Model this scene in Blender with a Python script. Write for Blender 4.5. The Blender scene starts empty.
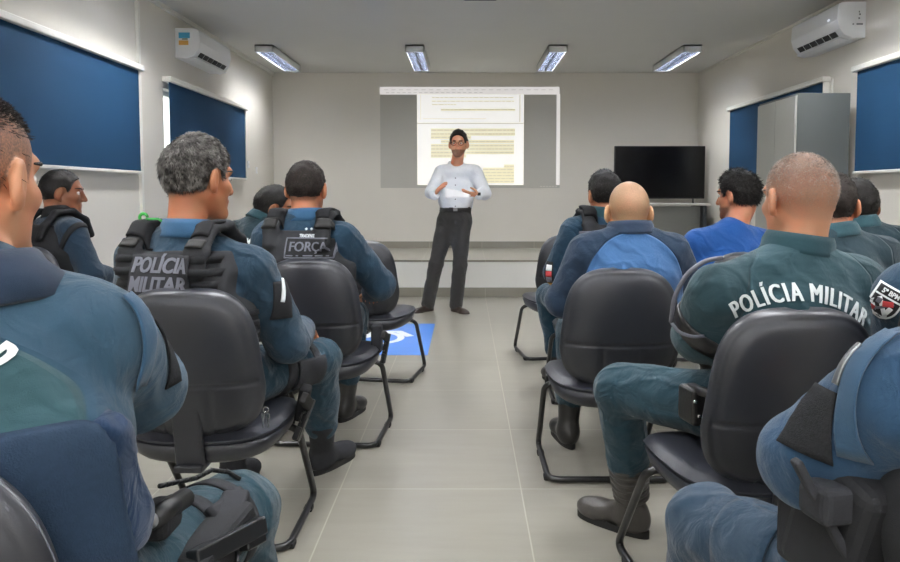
import bpy, bmesh, math, random
import numpy as np
from mathutils import Vector, Matrix
from mathutils.bvhtree import BVHTree

random.seed(7)
RNG = np.random.default_rng(7)
C = bpy.context.scene.collection
SC = bpy.context.scene
rad = math.radians

# ------------------------------------------------------------------ camera, world, exposure
CAM_Z, PITCH, FOC, PX, PY = 1.16, rad(3.34), 720.0, 466.0, 235.0
cam_d = bpy.data.cameras.new('camera')
cam = bpy.data.objects.new('camera', cam_d)
C.objects.link(cam)
cam.location = (0, 0, CAM_Z)
cam.rotation_euler = (math.pi / 2 - PITCH, 0, 0)
cam_d.sensor_width = 36
cam_d.lens = FOC / 900 * 36
cam_d.shift_x = -(PX - 450) / 900
cam_d.shift_y = -(281 - PY) / 900
cam_d.clip_start = 0.02
SC.camera = cam

world = bpy.data.worlds.new('world')
SC.world = world
world.use_nodes = True
world.node_tree.nodes['Background'].inputs[0].default_value = (0.75, 0.85, 1.0, 1)
world.node_tree.nodes['Background'].inputs[1].default_value = 0.6
SC.view_settings.view_transform = 'Standard'
SC.view_settings.look = 'None'
SC.view_settings.gamma = 1
SC.view_settings.use_curve_mapping = False
SC.view_settings.exposure = 0.54

LAMP = 118.0        # emission of the fluorescent tubes
REAR_FILL = 40.0         # fill light added behind the camera, before a solid rear wall, W

# room dimensions
XL, XR, YB, YS, YR, HC = -2.60, 3.13, 9.77, 8.01, -2.6, 2.77
STAGE = 0.413

def area(name, loc, rot, sx, sy, power, col=(1, 1, 1)):
    d = bpy.data.lights.new(name, 'AREA'); d.shape = 'RECTANGLE'; d.size = sx; d.size_y = sy
    d.energy = power; d.color = col
    o = bpy.data.objects.new(name, d); C.objects.link(o); o.location = loc; o.rotation_euler = rot
    return o
area('rear_fill', (0.3, YR + 0.12, 1.75), (rad(90), 0, 0), 4.2, 1.7, REAR_FILL, (1.0, 0.98, 0.94))  # added fill lamp facing the room, no window is built there

def at(x, y, Y):
    """world point seen at photo pixel (x, y) at depth Y"""
    dx, dy = (x - PX) / FOC, -(y - PY) / FOC
    d = np.array([dx, math.cos(PITCH) + dy * math.sin(PITCH), -math.sin(PITCH) + dy * math.cos(PITCH)])
    return np.array([0, 0, CAM_Z]) + d * (Y / d[1])

# ------------------------------------------------------------------ materials
def lin(h):
    h = h.lstrip('#'); v = [int(h[i:i + 2], 16) / 255 for i in (0, 2, 4)]
    return tuple(c / 12.92 if c <= 0.04045 else ((c + 0.055) / 1.055) ** 2.4 for c in v) + (1,)

class NT:
    def __init__(s, name):
        s.m = bpy.data.materials.new(name); s.m.use_nodes = True
        s.t = s.m.node_tree; s.b = s.t.nodes['Principled BSDF']
    def n(s, typ, **kw):
        x = s.t.nodes.new(typ)
        for k, v in kw.items():
            if k in x.inputs: x.inputs[k].default_value = v
            else: setattr(x, k, v)
        return x
    def l(s, a, b): s.t.links.new(a, b)
    def coord(s): return s.n('ShaderNodeTexCoord').outputs['Object']
    def math(s, op, a, b=None, c=None):
        x = s.n('ShaderNodeMath', operation=op)
        for i, v in enumerate((a, b, c)):
            if v is None: continue
            if isinstance(v, (int, float)): x.inputs[i].default_value = v
            else: s.l(v, x.inputs[i])
        return x.outputs[0]
    def mix(s, f, a, b):
        x = s.n('ShaderNodeMix', data_type='RGBA')
        if isinstance(f, (int, float)): x.inputs[0].default_value = f
        else: s.l(f, x.inputs[0])
        for i, v in ((6, a), (7, b)):
            if isinstance(v, tuple): x.inputs[i].default_value = v
            else: s.l(v, x.inputs[i])
        return x.outputs[2]
    def ramp(s, f, p0, p1):
        x = s.n('ShaderNodeMapRange'); s.l(f, x.inputs[0])
        x.inputs[1].default_value = p0; x.inputs[2].default_value = p1
        return x.outputs[0]
    def noise(s, scale, detail=2.0, vec=None, rough=0.5):
        x = s.n('ShaderNodeTexNoise'); x.inputs['Scale'].default_value = scale
        x.inputs['Detail'].default_value = detail; x.inputs['Roughness'].default_value = rough
        s.l(vec if vec is not None else s.coord(), x.inputs['Vector'])
        return x.outputs['Fac']
    def bump(s, h, strength, dist=0.01):
        x = s.n('ShaderNodeBump'); x.inputs['Strength'].default_value = strength; x.inputs['Distance'].default_value = dist
        s.l(h, x.inputs['Height']); s.l(x.outputs[0], s.b.inputs['Normal'])

def plain(name, col, rough=0.5, metal=0.0, vary=0.06, nscale=30, bump=0.0, bscale=200, spec=0.5, coat=0.0):
    k = NT(name); c = lin(col)
    d = tuple(min(1, x * (1 - vary)) for x in c[:3]) + (1,); e = tuple(min(1, x * (1 + vary)) for x in c[:3]) + (1,)
    k.l(k.mix(k.noise(nscale, 3), d, e), k.b.inputs['Base Color'])
    k.b.inputs['Roughness'].default_value = rough; k.b.inputs['Metallic'].default_value = metal
    k.b.inputs['Specular IOR Level'].default_value = spec; k.b.inputs['Coat Weight'].default_value = coat
    if bump: k.bump(k.noise(bscale, 2), bump, 0.002)
    return k.m

def emit(name, col, strength):
    k = NT(name); k.b.inputs['Base Color'].default_value = lin(col)
    k.b.inputs['Emission Color'].default_value = lin(col); k.b.inputs['Emission Strength'].default_value = strength
    return k.m

def cloth(name, col, panel=None, rough=0.85, weave=900, fold=0.35, pstripes=0.0, spec=0.25):
    """woven cloth; vertices whose 'panel' attribute is positive take the panel colour"""
    k = NT(name); c = lin(col)
    nz = k.noise(9, 4)
    def v(cc): return k.mix(nz, tuple(x * 0.86 for x in cc[:3]) + (1,), tuple(min(1, x * 1.14) for x in cc[:3]) + (1,))
    colr = v(c)
    h = k.math('MULTIPLY', k.noise(weave, 1), 0.05)
    vec = k.n('ShaderNodeMapping'); vec.inputs['Scale'].default_value = (1.0, 1.0, 1.0)
    k.l(k.coord(), vec.inputs[0])
    w = k.n('ShaderNodeTexNoise'); w.inputs['Scale'].default_value = 14; w.inputs['Detail'].default_value = 3
    w.inputs['Distortion'].default_value = 1.2; k.l(vec.outputs[0], w.inputs['Vector'])
    wv = k.n('ShaderNodeTexWave', wave_type='BANDS', bands_direction='DIAGONAL'); wv.inputs['Scale'].default_value = 4.2; wv.inputs['Distortion'].default_value = 9; wv.inputs['Detail'].default_value = 2.5; wv.inputs['Detail Scale'].default_value = 1.3
    k.l(k.coord(), wv.inputs['Vector'])
    h = k.math('ADD', h, k.math('MULTIPLY', k.math('ADD', k.math('MULTIPLY', w.outputs['Fac'], 1.2), k.math('MULTIPLY', k.math('POWER', wv.outputs['Fac'], 3.0), .55)), fold))
    if panel:
        a = k.n('ShaderNodeAttribute', attribute_name='panel')
        f = k.ramp(a.outputs['Fac'], -0.0012, 0.0012)
        colr = k.mix(f, colr, v(lin(panel)))
        seam = k.math('SUBTRACT', 1.0, k.ramp(k.math('ABSOLUTE', a.outputs['Fac']), 0.0, 0.004))
        h = k.math('SUBTRACT', h, k.math('MULTIPLY', seam, 0.25))
        if pstripes:
            sep = k.n('ShaderNodeSeparateXYZ'); k.l(k.coord(), sep.inputs[0])
            n2 = k.noise(6, 2)
            s1 = k.math('SINE', k.math('ADD', k.math('MULTIPLY', sep.outputs[2], 330), k.math('MULTIPLY', n2, 22)))
            h = k.math('ADD', h, k.math('MULTIPLY', k.math('MULTIPLY', s1, f), pstripes))
    k.l(colr, k.b.inputs['Base Color'])
    k.b.inputs['Roughness'].default_value = rough; k.b.inputs['Specular IOR Level'].default_value = spec
    k.b.inputs['Sheen Weight'].default_value = 0.15
    k.bump(h, 0.9, 0.016)
    return k.m

def skin(name, col, hair='#2b2420', hair_amt=0.0):
    """skin with an optional close-cropped stubble where the 'stubble' attribute is high"""
    k = NT(name); c = lin(col)
    red = (min(1, c[0] * 1.12), c[1] * 0.86, c[2] * 0.82, 1)
    base = k.mix(k.ramp(k.noise(16, 3), 0.35, 0.7), c, red)
    if hair_amt:
        a = k.n('ShaderNodeAttribute', attribute_name='stubble')
        sp = k.ramp(k.noise(330, 2), 0.32, 0.68)
        f = k.math('MULTIPLY', a.outputs['Fac'], k.math('ADD', k.math('MULTIPLY', sp, 0.45), 0.55))
        base = k.mix(k.math('MULTIPLY', f, hair_amt), base, lin(hair))
    k.l(base, k.b.inputs['Base Color'])
    k.b.inputs['Roughness'].default_value = 0.5
    k.b.inputs['Subsurface Weight'].default_value = 0.08; k.b.inputs['Subsurface Radius'].default_value = (0.01, 0.004, 0.002)
    k.bump(k.noise(260, 2), 0.15, 0.002)
    return k.m

def hair_mat(name, c0, c1, scale=160):
    k = NT(name)
    k.l(k.mix(k.ramp(k.noise(scale, 2), 0.35, 0.65), lin(c0), lin(c1)), k.b.inputs['Base Color'])
    k.b.inputs['Roughness'].default_value = 0.55; k.b.inputs['Specular IOR Level'].default_value = 0.3
    k.bump(k.noise(380, 2), 0.7, 0.004)
    return k.m

def wall_mat(name, col):
    return plain(name, col, 0.75, vary=0.025, nscale=2.5, bump=0.05, bscale=260, spec=0.25)

M = {}
M['wall'] = wall_mat('wall_paint', '#dad6cd')
M['ceiling'] = wall_mat('ceiling_paint', '#cfcfcb')
M['white_wall'] = wall_mat('riser_paint', '#f0f0ec')
M['trim'] = plain('white_trim', '#e4e3dc', 0.45)
M['blind'] = None
M['chair_cloth'] = plain('black_vinyl', '#272930', 0.42, vary=0.08, nscale=8, bump=0.12, bscale=420, spec=0.45)
M['chair_plastic'] = plain('black_plastic', '#24262c', 0.38, bump=0.08, bscale=500)
M['black_metal'] = plain('black_metal', '#0c0d0f', 0.28, spec=0.6)
M['white_plastic'] = plain('white_plastic', '#e6e8ea', 0.35, vary=0.02)
M['dark_slot'] = plain('dark_slot', '#23262c', 0.6)
M['cabinet'] = plain('grey_steel', '#5a5e5c', 0.45, vary=0.03, nscale=3)
M['cabinet_door'] = plain('grey_steel_door', '#a3a49d', 0.45, vary=0.03, nscale=3)
M['screen'] = plain('tv_screen', '#050508', 0.25, vary=0.0, spec=0.3)
M['tv_case'] = plain('tv_case', '#0b0b0d', 0.35)
M['table_top'] = plain('table_laminate', '#b9b8b2', 0.4, vary=0.03)
M['table_panel'] = plain('table_panel', '#8b8d8a', 0.5, vary=0.03)
M['table_leg'] = plain('table_leg', '#3c4248', 0.4)
M['chrome'] = plain('chrome', '#c9c9cc', 0.2, metal=1.0, vary=0.02)
M['steel'] = plain('brushed_steel', '#8f9296', 0.35, metal=0.9)
M['louvre_metal'] = plain('louvre_metal', '#777b84', 0.16, metal=0.95)
M['brass'] = plain('brass', '#b98a4a', 0.3, metal=1.0)
M['gun'] = plain('gun_metal', '#1b1c1e', 0.38, metal=0.3, spec=0.6)
M['nylon'] = plain('black_nylon', '#1e1f22', 0.75, vary=0.2, nscale=60, bump=0.4, bscale=700, spec=0.3)
M['nylon_grey'] = plain('grey_nylon', '#28292d', 0.8, vary=0.2, nscale=60, bump=0.4, bscale=700, spec=0.3)
M['leather'] = plain('black_leather', '#1b1a1a', 0.35, vary=0.2, nscale=20, bump=0.3, bscale=160, spec=0.6)
M['boot_leather'] = plain('worn_boot_leather', '#3b3835', 0.38, vary=0.25, nscale=18, bump=0.4, bscale=120, spec=0.6)
M['shoe_brown'] = plain('brown_shoe_leather', '#2c211c', 0.35, vary=0.2)
M['rubber'] = plain('black_rubber', '#151515', 0.7)
M['velcro'] = plain('dark_velcro', '#2a2b2d', 0.95, vary=0.5, nscale=240, bump=0.8, bscale=500, spec=0.1)
M['white_print'] = plain('white_print', '#e2e8ea', 0.6, vary=0.03)
M['grey_print'] = plain('grey_print', '#62646e', 0.7, vary=0.05)
M['paper'] = plain('white_paper', '#f2f2f4', 0.7, vary=0.01)
M['eye_white'] = plain('eye_white', '#d8d2ca', 0.2)
M['iris'] = plain('dark_iris', '#1d1410', 0.15)
M['blue_floor'] = plain('blue_floor_paint', '#4f86d8', 0.35, vary=0.06, nscale=4)
M['white_floor'] = plain('white_floor_paint', '#e3e6ea', 0.4)
M['label_blue'] = plain('label_blue', '#3f9cc4', 0.5)
M['label_orange'] = plain('label_orange', '#d8a24a', 0.5)
M['green_plastic'] = plain('green_plastic', '#2f9a3c', 0.4)
M['red_thread'] = plain('red_thread', '#b23a3c', 0.8)
M['trouser'] = cloth('teal_trouser_cloth', '#193641', fold=0.7)
M['trouser_blue'] = cloth('faded_blue_trouser_cloth', '#1f3547', fold=0.7)
M['trouser_deep'] = cloth('deep_teal_trouser_cloth', '#193645', fold=0.7)
M['suit'] = cloth('charcoal_suit_cloth', '#323130', fold=0.3)
M['tube'] = emit('fluorescent_tube', '#f8f8fa', LAMP); M['tube_front'] = emit('fluorescent_tube_front', '#f8f8fa', LAMP * .72)
M['glass'] = emit('daylit_glass', '#f0f3ec', 1.5)

def blind_mat():
    k = NT('blue_blind_cloth'); c = lin('#183c5a')
    sep = k.n('ShaderNodeSeparateXYZ'); k.l(k.coord(), sep.inputs[0])
    s1 = k.math('SINE', k.math('MULTIPLY', sep.outputs[1], 900)); s2 = k.math('SINE', k.math('MULTIPLY', sep.outputs[2], 900))
    k.l(k.mix(k.noise(2.0, 2), tuple(x * .93 for x in c[:3]) + (1,), tuple(x * 1.07 for x in c[:3]) + (1,)), k.b.inputs['Base Color'])
    k.b.inputs['Roughness'].default_value = 0.8; k.b.inputs['Specular IOR Level'].default_value = 0.2
    k.bump(k.math('ADD', s1, s2), 0.05, 0.001)
    return k.m
M['blind'] = blind_mat()

TILE = 0.71
def floor_mat():
    k = NT('porcelain_tiles')
    sep = k.n('ShaderNodeSeparateXYZ'); k.l(k.coord(), sep.inputs[0])
    u = k.math('DIVIDE', k.math('ADD', sep.outputs[0], 0.494 + 10 * TILE), TILE)
    v = k.math('DIVIDE', k.math('ADD', sep.outputs[1], -2.765 + 10 * TILE), TILE)
    def edge(q):
        f = k.math('FRACT', q); return k.math('MINIMUM', f, k.math('SUBTRACT', 1.0, f))
    e = k.math('MINIMUM', edge(u), edge(v))
    grout = k.math('SUBTRACT', 1.0, k.ramp(e, 0.0028, 0.0044))
    cid = k.n('ShaderNodeCombineXYZ'); k.l(k.math('FLOOR', u), cid.inputs[0]); k.l(k.math('FLOOR', v), cid.inputs[1])
    wn = k.n('ShaderNodeTexWhiteNoise'); k.l(cid.outputs[0], wn.inputs['Vector'])
    mp = k.n('ShaderNodeMapping'); mp.inputs['Scale'].default_value = (1.2, 7.0, 1); k.l(k.coord(), mp.inputs[0])
    nz = k.noise(2.2, 6, mp.outputs[0], 0.6)
    fac = k.math('ADD', k.math('MULTIPLY', k.ramp(nz, 0.3, 0.7), 0.8), k.math('MULTIPLY', wn.outputs[0], 0.2))
    tile = k.mix(fac, lin('#8b887d'), lin('#939086'))
    k.l(k.mix(grout, tile, lin('#aaa79a')), k.b.inputs['Base Color'])
    k.l(k.math('ADD', k.math('MULTIPLY', nz, 0.03), 0.27), k.b.inputs['Roughness'])
    k.bump(k.math('MULTIPLY', grout, -1.0), 0.2, 0.002)
    return k.m
M['floor'] = floor_mat()

# ------------------------------------------------------------------ object helpers
def tag(o, label=None, cat=None, group=None, kind=None):
    for k, v in (('label', label), ('category', cat), ('group', group), ('kind', kind)):
        if v: o[k] = v
    return o

def mesh_obj(name, verts, faces, mat, parent=None, smooth=True, attrs=None):
    me = bpy.data.meshes.new(name)
    v = np.asarray(verts, dtype=np.float64)
    if parent is not None: v = v - np.array(parent.get('_o', (0, 0, 0)))
    me.from_pydata(v.tolist(), [], [list(map(int, f)) for f in faces] if not isinstance(faces, np.ndarray) else faces.tolist())
    if attrs:
        for k, a in attrs.items():
            at_ = me.attributes.new(k, 'FLOAT', 'POINT'); at_.data.foreach_set('value', np.asarray(a, dtype=np.float32))
    if smooth: me.polygons.foreach_set('use_smooth', [True] * len(me.polygons))
    me.materials.append(mat); me.update()
    o = bpy.data.objects.new(name, me); C.objects.link(o)
    if parent is not None: o.parent = parent
    return o

ORI = {}
def thing(name, label, cat, loc=(0, 0, 0), group=None):
    o = bpy.data.objects.new(name, None); C.objects.link(o); o.location = loc; o.empty_display_size = 0.1
    return tag(o, label, cat, group)

def origin_of(o):
    v = np.zeros(3)
    while o is not None:
        v = v + np.array(o.location); o = o.parent
    return v

class MB:
    """collects shapes in world coordinates and links them as ONE mesh object"""
    def __init__(s): s.v = []; s.f = []
    def add(s, vs, fs):
        b = len(s.v); s.v += [tuple(map(float, p)) for p in vs]; s.f += [tuple(int(i) + b for i in f) for f in fs]; return s
    def box(s, c, size, rot=None, r=0.0):
        bm = bmesh.new(); bmesh.ops.create_cube(bm, size=1.0)
        bmesh.ops.scale(bm, vec=Vector(size), verts=bm.verts)
        if r: bmesh.ops.bevel(bm, geom=bm.edges[:], offset=r, segments=3, profile=0.5, affect='EDGES')
        if rot is not None: bmesh.ops.transform(bm, matrix=Matrix([list(x) for x in np.array(rot)]).to_4x4(), verts=bm.verts)
        bm.verts.index_update()
        s.add([np.array(v.co) + np.array(c) for v in bm.verts], [[v.index for v in f.verts] for f in bm.faces]); bm.free(); return s
    def tube(s, pts, r, n=10, caps=True):
        P = [np.array(p, float) for p in pts]; rr = r if hasattr(r, '__len__') else [r] * len(P)
        vs = []; fs = []; ref = None
        for i, p in enumerate(P):
            t = P[min(i + 1, len(P) - 1)] - P[max(i - 1, 0)]; t /= np.linalg.norm(t) + 1e-12
            if ref is None: ref = np.cross(t, (0, 0, 1)) if abs(t[2]) < 0.9 else np.cross(t, (1, 0, 0))
            ref = ref - t * ref.dot(t); ref /= np.linalg.norm(ref) + 1e-12; bi = np.cross(t, ref)
            for k in range(n):
                a = 2 * math.pi * k / n; vs.append(p + rr[i] * (ref * math.cos(a) + bi * math.sin(a)))
        for i in range(len(P) - 1):
            for k in range(n):
                k2 = (k + 1) % n; fs.append((i * n + k, i * n + k2, (i + 1) * n + k2, (i + 1) * n + k))
        if caps: fs.append(tuple(range(n))[::-1]); fs.append(tuple((len(P) - 1) * n + k for k in range(n)))
        return s.add(vs, fs)
    def prism(s, poly, axis_o, u, w, n, depth):
        """polygon in the (u, w) plane at axis_o, extruded along n"""
        o, u, w, n = map(lambda q: np.array(q, float), (axis_o, u, w, n)); k = len(poly)
        vs = [o + u * a + w * b for a, b in poly] + [o + u * a + w * b + n * depth for a, b in poly]
        fs = [tuple(range(k))[::-1], tuple(range(k, 2 * k))] + [(i, (i + 1) % k, k + (i + 1) % k, k + i) for i in range(k)]
        return s.add(vs, fs)
    def build(s, name, mat, parent=None, smooth=False, bevel=0.0):
        v = np.array(s.v)
        if parent is not None: v = v - origin_of(parent)
        o = mesh_obj(name, v, s.f, mat, None, smooth)
        if parent is not None: o.parent = parent
        if bevel:
            b = o.modifiers.new('bevel', 'BEVEL'); b.width = bevel; b.segments = 2; b.limit_method = 'ANGLE'
        return o

def link_arr(name, v, f, mat, parent, attrs=None, smooth=True):
    v = np.asarray(v) - (origin_of(parent) if parent is not None else 0)
    o = mesh_obj(name, v, f, mat, None, smooth, attrs)
    if parent is not None: o.parent = parent
    return o

def roty(a): c, s = math.cos(a), math.sin(a); return np.array([[c, 0, s], [0, 1, 0], [-s, 0, c]])

def fillet(pts, r, n=6):
    out = [np.array(pts[0], float)]
    for i in range(1, len(pts) - 1):
        p, a, b = (np.array(pts[j], float) for j in (i, i - 1, i + 1))
        da = (a - p) / np.linalg.norm(a - p); db = (b - p) / np.linalg.norm(b - p)
        rr = min(r, 0.45 * np.linalg.norm(a - p), 0.45 * np.linalg.norm(b - p))
        A, B = p + da * rr, p + db * rr
        for k in range(n + 1):
            t = k / n; out.append((1 - t) ** 2 * A + 2 * t * (1 - t) * p + t * t * B)
    out.append(np.array(pts[-1], float)); return out

# ------------------------------------------------------------------ implicit surfaces (for bodies and clothing)
class SDF:
    def __init__(s): s.p = []
    def cone(s, a, b, ra, rb, k=0.03, st=None, op='u', fold=0.0):
        s.p.append(('cone', np.array(a, float), np.array(b, float), ra, rb, k, st, op, fold)); return s
    def ell(s, c, r, Rm=None, k=0.02, op='u'):
        s.p.append(('ell', np.array(c, float), np.array(r, float), np.eye(3) if Rm is None else Rm, k, op)); return s
    def box(s, c, half, Rm=None, r=0.01, k=0.01, op='u'):
        s.p.append(('box', np.array(c, float), np.array(half, float), np.eye(3) if Rm is None else Rm, r, k, op)); return s
    def cut(s, c, n, k=0.006):
        """keep the side the normal points to"""
        s.p.append(('cut', np.array(c, float), np.array(n, float) / np.linalg.norm(n), k)); return s
    def bounds(s, p):
        if p[0] == 'cone':
            r = max(p[3], p[4]) * (max(1, p[6][1]) if p[6] else 1) + 0.01
            return np.minimum(p[1], p[2]) - r, np.maximum(p[1], p[2]) + r
        if p[0] == 'ell': r = p[2].max(); return p[1] - r, p[1] + r
        if p[0] == 'box': r = np.linalg.norm(p[2]); return p[1] - r, p[1] + r
        return None
    def mesh(s, h, folds=0.0, ffreq=1.0, smooth=1, seed=1, func=None, fine=()):
        los, his = zip(*[s.bounds(p) for p in s.p if p[0] != 'cut' and p[-1 if p[0] != 'cone' else 7] == 'u'])
        lo = np.min(los, 0) - 3 * h - 0.01; hi = np.max(his, 0) + 3 * h + 0.01
        ax = []
        for i in range(3):
            q = [lo[i]]
            while q[-1] < hi[i]:
                st = h
                for c_, hf_, hh_ in fine:
                    if c_[i] - hf_[i] - h < q[-1] < c_[i] + hf_[i]: st = min(st, hh_)
                q.append(q[-1] + st)
            ax.append(np.array(q, np.float32))
        n = np.array([len(a) for a in ax])
        D = np.full(n, 0.2, np.float32)
        for p in s.p:
            op = 'cut' if p[0] == 'cut' else (p[7] if p[0] == 'cone' else p[-1])
            k = p[3] if p[0] == 'cut' else (p[5] if p[0] == 'cone' else p[-2])
            if p[0] == 'cut': sl = (slice(None),) * 3
            else:
                bl, bh = s.bounds(p); pad = k + 3 * h
                i0 = np.array([max(np.searchsorted(ax[i], bl[i] - pad) - 1, 0) for i in range(3)]); i1 = np.array([min(np.searchsorted(ax[i], bh[i] + pad) + 1, n[i]) for i in range(3)])
                if (i1 <= i0).any(): continue
                sl = tuple(slice(a, b) for a, b in zip(i0, i1))
            x = ax[0][sl[0]][:, None, None]; y = ax[1][sl[1]][None, :, None]; z = ax[2][sl[2]][None, None, :]
            if p[0] == 'cut':
                d = ((x - p[1][0]) * p[2][0] + (y - p[1][1]) * p[2][1] + (z - p[1][2]) * p[2][2]); d = -d
                A = D; D = self_smax(A, d, k); continue
            c = p[1]; wx, wy, wz = x - c[0], y - c[1], z - c[2]
            if p[0] == 'cone':
                ba = p[2] - p[1]
                if p[6] is not None:
                    u, sc = np.array(p[6][0], float), p[6][1]; g = 1 / sc - 1
                    du = wx * u[0] + wy * u[1] + wz * u[2]
                    wx = wx + u[0] * g * du; wy = wy + u[1] * g * du; wz = wz + u[2] * g * du
                    ba = ba + u * g * ba.dot(u)
                bb = max(ba.dot(ba), 1e-9)
                t = np.clip((wx * ba[0] + wy * ba[1] + wz * ba[2]) / bb, 0, 1)
                d = np.sqrt((wx - t * ba[0]) ** 2 + (wy - t * ba[1]) ** 2 + (wz - t * ba[2]) ** 2) - (p[3] + (p[4] - p[3]) * t)
                if p[8]:
                    L = math.sqrt(bb)
                    g = np.sin(t * L * 62 + 2.6 * np.sin(wx * 23 + wz * 15) + 2.4 * np.sin(wy * 21 - wz * 12)); d = d + p[8] * (np.abs(g) ** 1.5 - .5) * (.35 + .65 * (2 * t - 1) ** 2) * (.6 + .6 * np.sin(wx * 31 - wy * 27))
            else:
                Rm = p[3]
                q = [wx * Rm[0, i] + wy * Rm[1, i] + wz * Rm[2, i] for i in range(3)]
                if p[0] == 'ell':
                    r = p[2]; k0 = np.sqrt(sum((q[i] / r[i]) ** 2 for i in range(3))); k1 = np.sqrt(sum((q[i] / r[i] ** 2) ** 2 for i in range(3)))
                    d = k0 * (k0 - 1) / np.maximum(k1, 1e-6)
                else:
                    e = [np.abs(q[i]) - (p[2][i] - p[4]) for i in range(3)]
                    d = np.sqrt(sum(np.maximum(e[i], 0) ** 2 for i in range(3))) + np.minimum(np.maximum(np.maximum(e[0], e[1]), e[2]), 0) - p[4]
            d = d.astype(np.float32); A = D[sl]
            if op == 'u':
                hh = np.maximum(k - np.abs(A - d), 0) / k; D[sl] = np.minimum(A, d) - hh * hh * k * 0.25
            elif op == 's': D[sl] = self_smax(A, -d, k)
        if folds or func:
            I = np.nonzero(np.abs(D) < 0.04)
            P = np.stack([ax[i][I[i]] for i in range(3)], 1)
            add = np.zeros(len(P), np.float32)
            if folds:
                rg = np.random.default_rng(seed); tot = 0
                for _ in range(7):
                    w = rg.normal(size=3); w /= np.linalg.norm(w); w *= rg.uniform(24, 75) * ffreq
                    w2 = rg.normal(size=3) * 12
                    a = rg.uniform(0.5, 1); tot += a
                    add += a * np.sin(P @ w + rg.uniform(0, 6) + 1.5 * np.sin(P @ w2 + rg.uniform(0, 6)))
                add = folds * add / tot * 2.0
            if func: add = add + func(P)
            D[I] += add
        return surface_nets(D, ax, smooth)

def self_smax(a, b, k):
    hh = np.maximum(k - np.abs(a - b), 0) / k
    return np.maximum(a, b) + hh * hh * k * 0.25

def surface_nets(D, ax, smooth=1):
    S = D < 0; n = np.array(D.shape); cs = (n[1] * n[2], n[2], 1)
    ids = []; pos = []; quads = []
    for a in range(3):
        s0 = [slice(None)] * 3; s1 = [slice(None)] * 3; s0[a] = slice(0, -1); s1[a] = slice(1, None)
        X = S[tuple(s0)] != S[tuple(s1)]; I = np.stack(np.nonzero(X), 1)
        if not len(I): continue
        b, c = (a + 1) % 3, (a + 2) % 3
        I = I[(I[:, b] > 0) & (I[:, c] > 0)]
        J = I.copy(); J[:, a] += 1
        d0 = D[tuple(I.T)]; d1 = D[tuple(J.T)]; t = d0 / (d0 - d1)
        P = I.astype(np.float64); P[:, a] += t
        base = I @ np.array(cs); cb, cc = cs[b], cs[c]
        q = [base - cb - cc, base - cc, base, base - cb]
        for e in q: ids.append(e); pos.append(P)
        Q = np.stack(q, 1); flip = ~(d0 < 0); Q[flip] = Q[flip][:, ::-1]; quads.append(Q)
    ids_ = np.concatenate(ids); pos_ = np.concatenate(pos); Q = np.concatenate(quads)
    un, inv = np.unique(ids_, return_inverse=True); cnt = np.bincount(inv)
    V = np.stack([np.bincount(inv, pos_[:, i]) / cnt for i in range(3)], 1)
    F = np.searchsorted(un, Q)
    E = np.concatenate([F[:, [0, 1]], F[:, [1, 2]], F[:, [2, 3]], F[:, [3, 0]]])
    V = np.stack([np.interp(V[:, i], np.arange(len(ax[i])), ax[i]) for i in range(3)], 1)
    for _ in range(smooth):
        deg = np.bincount(E[:, 0], minlength=len(V)) + np.bincount(E[:, 1], minlength=len(V))
        A = np.stack([np.bincount(E[:, 0], V[E[:, 1], i], len(V)) + np.bincount(E[:, 1], V[E[:, 0], i], len(V)) for i in range(3)], 1) / deg[:, None]
        V = V * 0.5 + A * 0.5
    return V, F

def vnormals(V, F):
    n = np.cross(V[F[:, 2]] - V[F[:, 0]], V[F[:, 3]] - V[F[:, 1]])
    N = np.stack([sum(np.bincount(F[:, j], n[:, i], len(V)) for j in range(4)) for i in range(3)], 1)
    return N / (np.linalg.norm(N, axis=1)[:, None] + 1e-12)

def bvh_of(V, F): return BVHTree.FromPolygons([Vector(p) for p in V], [list(map(int, f)) for f in F])

def norm(v): v = np.array(v, float); return v / (np.linalg.norm(v) + 1e-12)

def cam_hit(bvh, x, y):
    """where the sight line through photo pixel (x, y) meets a surface"""
    p = at(x, y, 1.0); o = np.array([0, 0, CAM_Z]); h = bvh.ray_cast(Vector(o), Vector(norm(p - o)))
    return (np.array(h[0]), np.array(h[1])) if h[0] is not None else (None, None)

def frame(n, up):
    n = norm(n); r = norm(np.cross(up, n)); u = np.cross(n, r); return r, u, n

def drop(bvh, p, n, off):
    h = bvh.ray_cast(Vector(p + n * 0.12), Vector(-n), 0.3)
    return np.array(h[0]) + n * off if h[0] is not None else None

def decal(name, bvh, c, n, up, w, h, mat, parent, off=0.002, thick=0.003, nu=14, nv=10, shape=None, rot=0.0):
    """a patch of cloth that follows the surface below it"""
    r, u, n = frame(n, up)
    if rot: ca, sa = math.cos(rot), math.sin(rot); r, u = r * ca + u * sa, u * ca - r * sa
    vs = []; fs = []; miss = []
    for j in range(nv + 1):
        for i in range(nu + 1):
            a, b = (i / nu - .5), (j / nv - .5)
            if shape: a, b = shape(a, b)
            p = c + r * a * w + u * b * h
            q = drop(bvh, p, n, off); vs.append(q if q is not None else p + n * off); miss.append(q is None)
    for j in range(nv):
        for i in range(nu):
            k = j * (nu + 1) + i; q = (k, k + 1, k + nu + 2, k + nu + 1)
            if not any(miss[i_] for i_ in q): fs.append(q)
    if not fs: return None
    o = link_arr(name, vs, fs, mat, parent)
    s = o.modifiers.new('thick', 'SOLIDIFY'); s.thickness = thick; s.offset = 1
    return o

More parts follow.
